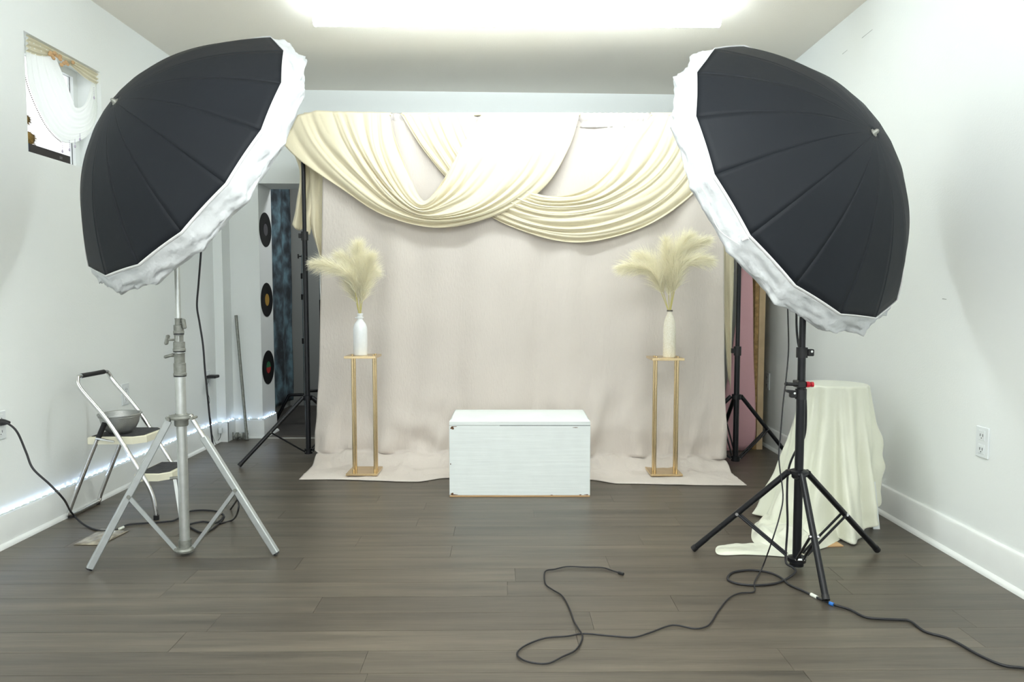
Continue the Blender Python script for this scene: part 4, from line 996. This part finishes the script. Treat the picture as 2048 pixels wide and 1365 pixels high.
puddle([(1435, 1093), (1470, 1090), (1520, 1087), (1560, 1088), (1600, 1094), (1605, 1106), (1580, 1114), (1540, 1112), (1490, 1110), (1437, 1110)], .016, 8)
o = MB().box((0, 0, 0), (.12, .05, .004), Matrix.Translation(fl(1632, 1096)) @ Matrix.Rotation(.1, 4, 'Z')).build('cardboard_scrap', WOODEDGE, loc=fl(1640, 1095), smooth=0)
tag(o, 'flat tan cardboard scrap peeking from under the satin cloth', 'cardboard')

# ============================================================ WINDOW DRESSING
xw = XL - .03
wp = lambda x, y, o_=0.0: atX(x, y, xw + o_)
va = thing('window_valance', 'sheer cream valance with peach ribbon roses hanging in the small left window', 'curtain', (xw, 3.34, 2.1))
cu = [(0, [(188, 148), (191, 160), (192, 175), (193, 190), (192, 205)]), (1, [(50, 125)] * 5)]
def wgrid(name, rowsk, m_, amp, off, seed, nf):
    rr = [resample(spline([wp(x, y) for x, y in pts], 8), 60) for pts in rowsk]; full = []
    n = len(rr)
    for i in range(41):
        q = i / 40 * (n - 1); k = min(n - 2, int(q)); f = q - k; full.append([rr[k][j].lerp(rr[k + 1][j], f) + Vector((off + amp * math.sin(i / 40 * nf * 2 * PI + 2 * nz(j * .05, i * .05, seed)), 0, 0)) for j in range(60)])
    return MB().grid(full).build(name, m_, va, smooth=180)
wgrid('sheer_swag', [[(105, 100), (140, 190), (150, 215), (170, 205), (188, 150)], [(85, 92), (110, 180), (140, 240), (178, 235), (190, 155)], [(60, 80), (80, 180), (125, 262), (182, 250), (191, 162)], [(49, 75), (60, 180), (120, 283), (184, 260), (192, 170)]], SHEER, .006, .004, 2, 5)
wgrid('top_band', [[(48, 64), (80, 80), (120, 102), (160, 124), (195, 142)], [(48, 84), (80, 98), (120, 118), (160, 138), (195, 160)], [(48, 104), (75, 112), (115, 116), (160, 152), (190, 170)]], VAL, .006, .014, 4, 4)
b = MB(); rr_ = random.Random(2)
for k in range(16):
    x, y = rr_.gauss(118, 12), 0; y = 64 + (x - 48) * .53 + rr_.uniform(8, 26); b.ball(wp(x, y, .026), .011, 8, (.6, 1, .8))
b.build('ribbon_roses', ROSE, va)
b = MB(); ch_ = resample(spline([wp(x, y, .016) for x, y in ((47, 135), (54, 168), (68, 206), (88, 246), (106, 270), (122, 284))], 8), 46)
for p in ch_: b.ball(p, .0028, 6)
b.build('bead_chain', BEAD, va)
for (x, y0, y1) in ((125, 284, 303), (139, 282, 300), (150, 279, 293), (160, 268, 279), (188, 176, 196)):
    b = MB(); a, c = wp(x, y0, .01), wp(x, y1, .01); n_ = 5
    for k in range(n_): b.ball(a.lerp(c, k / n_), .0022, 6)
    b.ball(c, .0045, 8, (1, 1, 1.6)); b.build('crystal_drop', CRYS, va)
# dark box and dried bundles on the sill
bx_ = thing('dark_box', 'long dark box lying on the window sill', 'box', (XL - .05, 3.18, WZ0))
ya_, yb_ = atX(58, 300, XL - .02).y, atX(141, 320, XL - .02).y
MB().box((XL - .085, WY0 + .035, WZ0 + .0005), (XL - .02, atX(141, 320, XL - .02).y, WZ0 + .043), ch=.0015).build('lid', BOXD, bx_, smooth=0)
tag(MB().box((XL - .086, WY0 + .004, WZ0 + .0005), (XL - .019, WY0 + .034, WZ0 + .042), ch=.001).build('end_cap', BOXB, bx_, smooth=0), 'navy blue end')
b = MB(); ym = atX(122, 316, XL - .02).y
for dz in (.018, .024): b.box((XL - .0205, ym - .010, WZ0 + dz), (XL - .0195, ym + .010, WZ0 + dz + .0025))
b.build('small_print', mat('print_grey', (150, 150, 150), .6), bx_, smooth=0)
for k, (y0, r_, h0, lab) in enumerate(((3.19, .045, .043, 'lower tan dried bundle on top of the dark box in the window'), (3.175, .034, .125, 'upper brown dried bundle stacked in the window corner'))):
    b = MB(); rq = random.Random(k); c = Vector((XL - .07, y0, WZ0 + h0 + .036))
    b.ball(c, r_ * .85, 12, (.8, 1.15, .8))
    for q in range(260):
        d = Vector((rq.gauss(0, 1), rq.gauss(0, 1) * 1.1, rq.gauss(0, .9))).normalized(); s_ = c + Vector((d.x * .8, d.y * 1.15, d.z * .8)) * r_ * .8; e_ = s_ + (d + Vector((0, rq.uniform(-.8, .8), -.5))) * r_ * .35
        w_ = Vector((rq.uniform(-1, 1), rq.uniform(-1, 1), rq.uniform(-1, 1))) * .0016; b.add([s_ - w_, s_ + w_, e_], [(0, 1, 2)])
    o = b.build('dried_bundle', GOLDFUR, loc=c, smooth=60); tag(o, lab, 'dried plant')
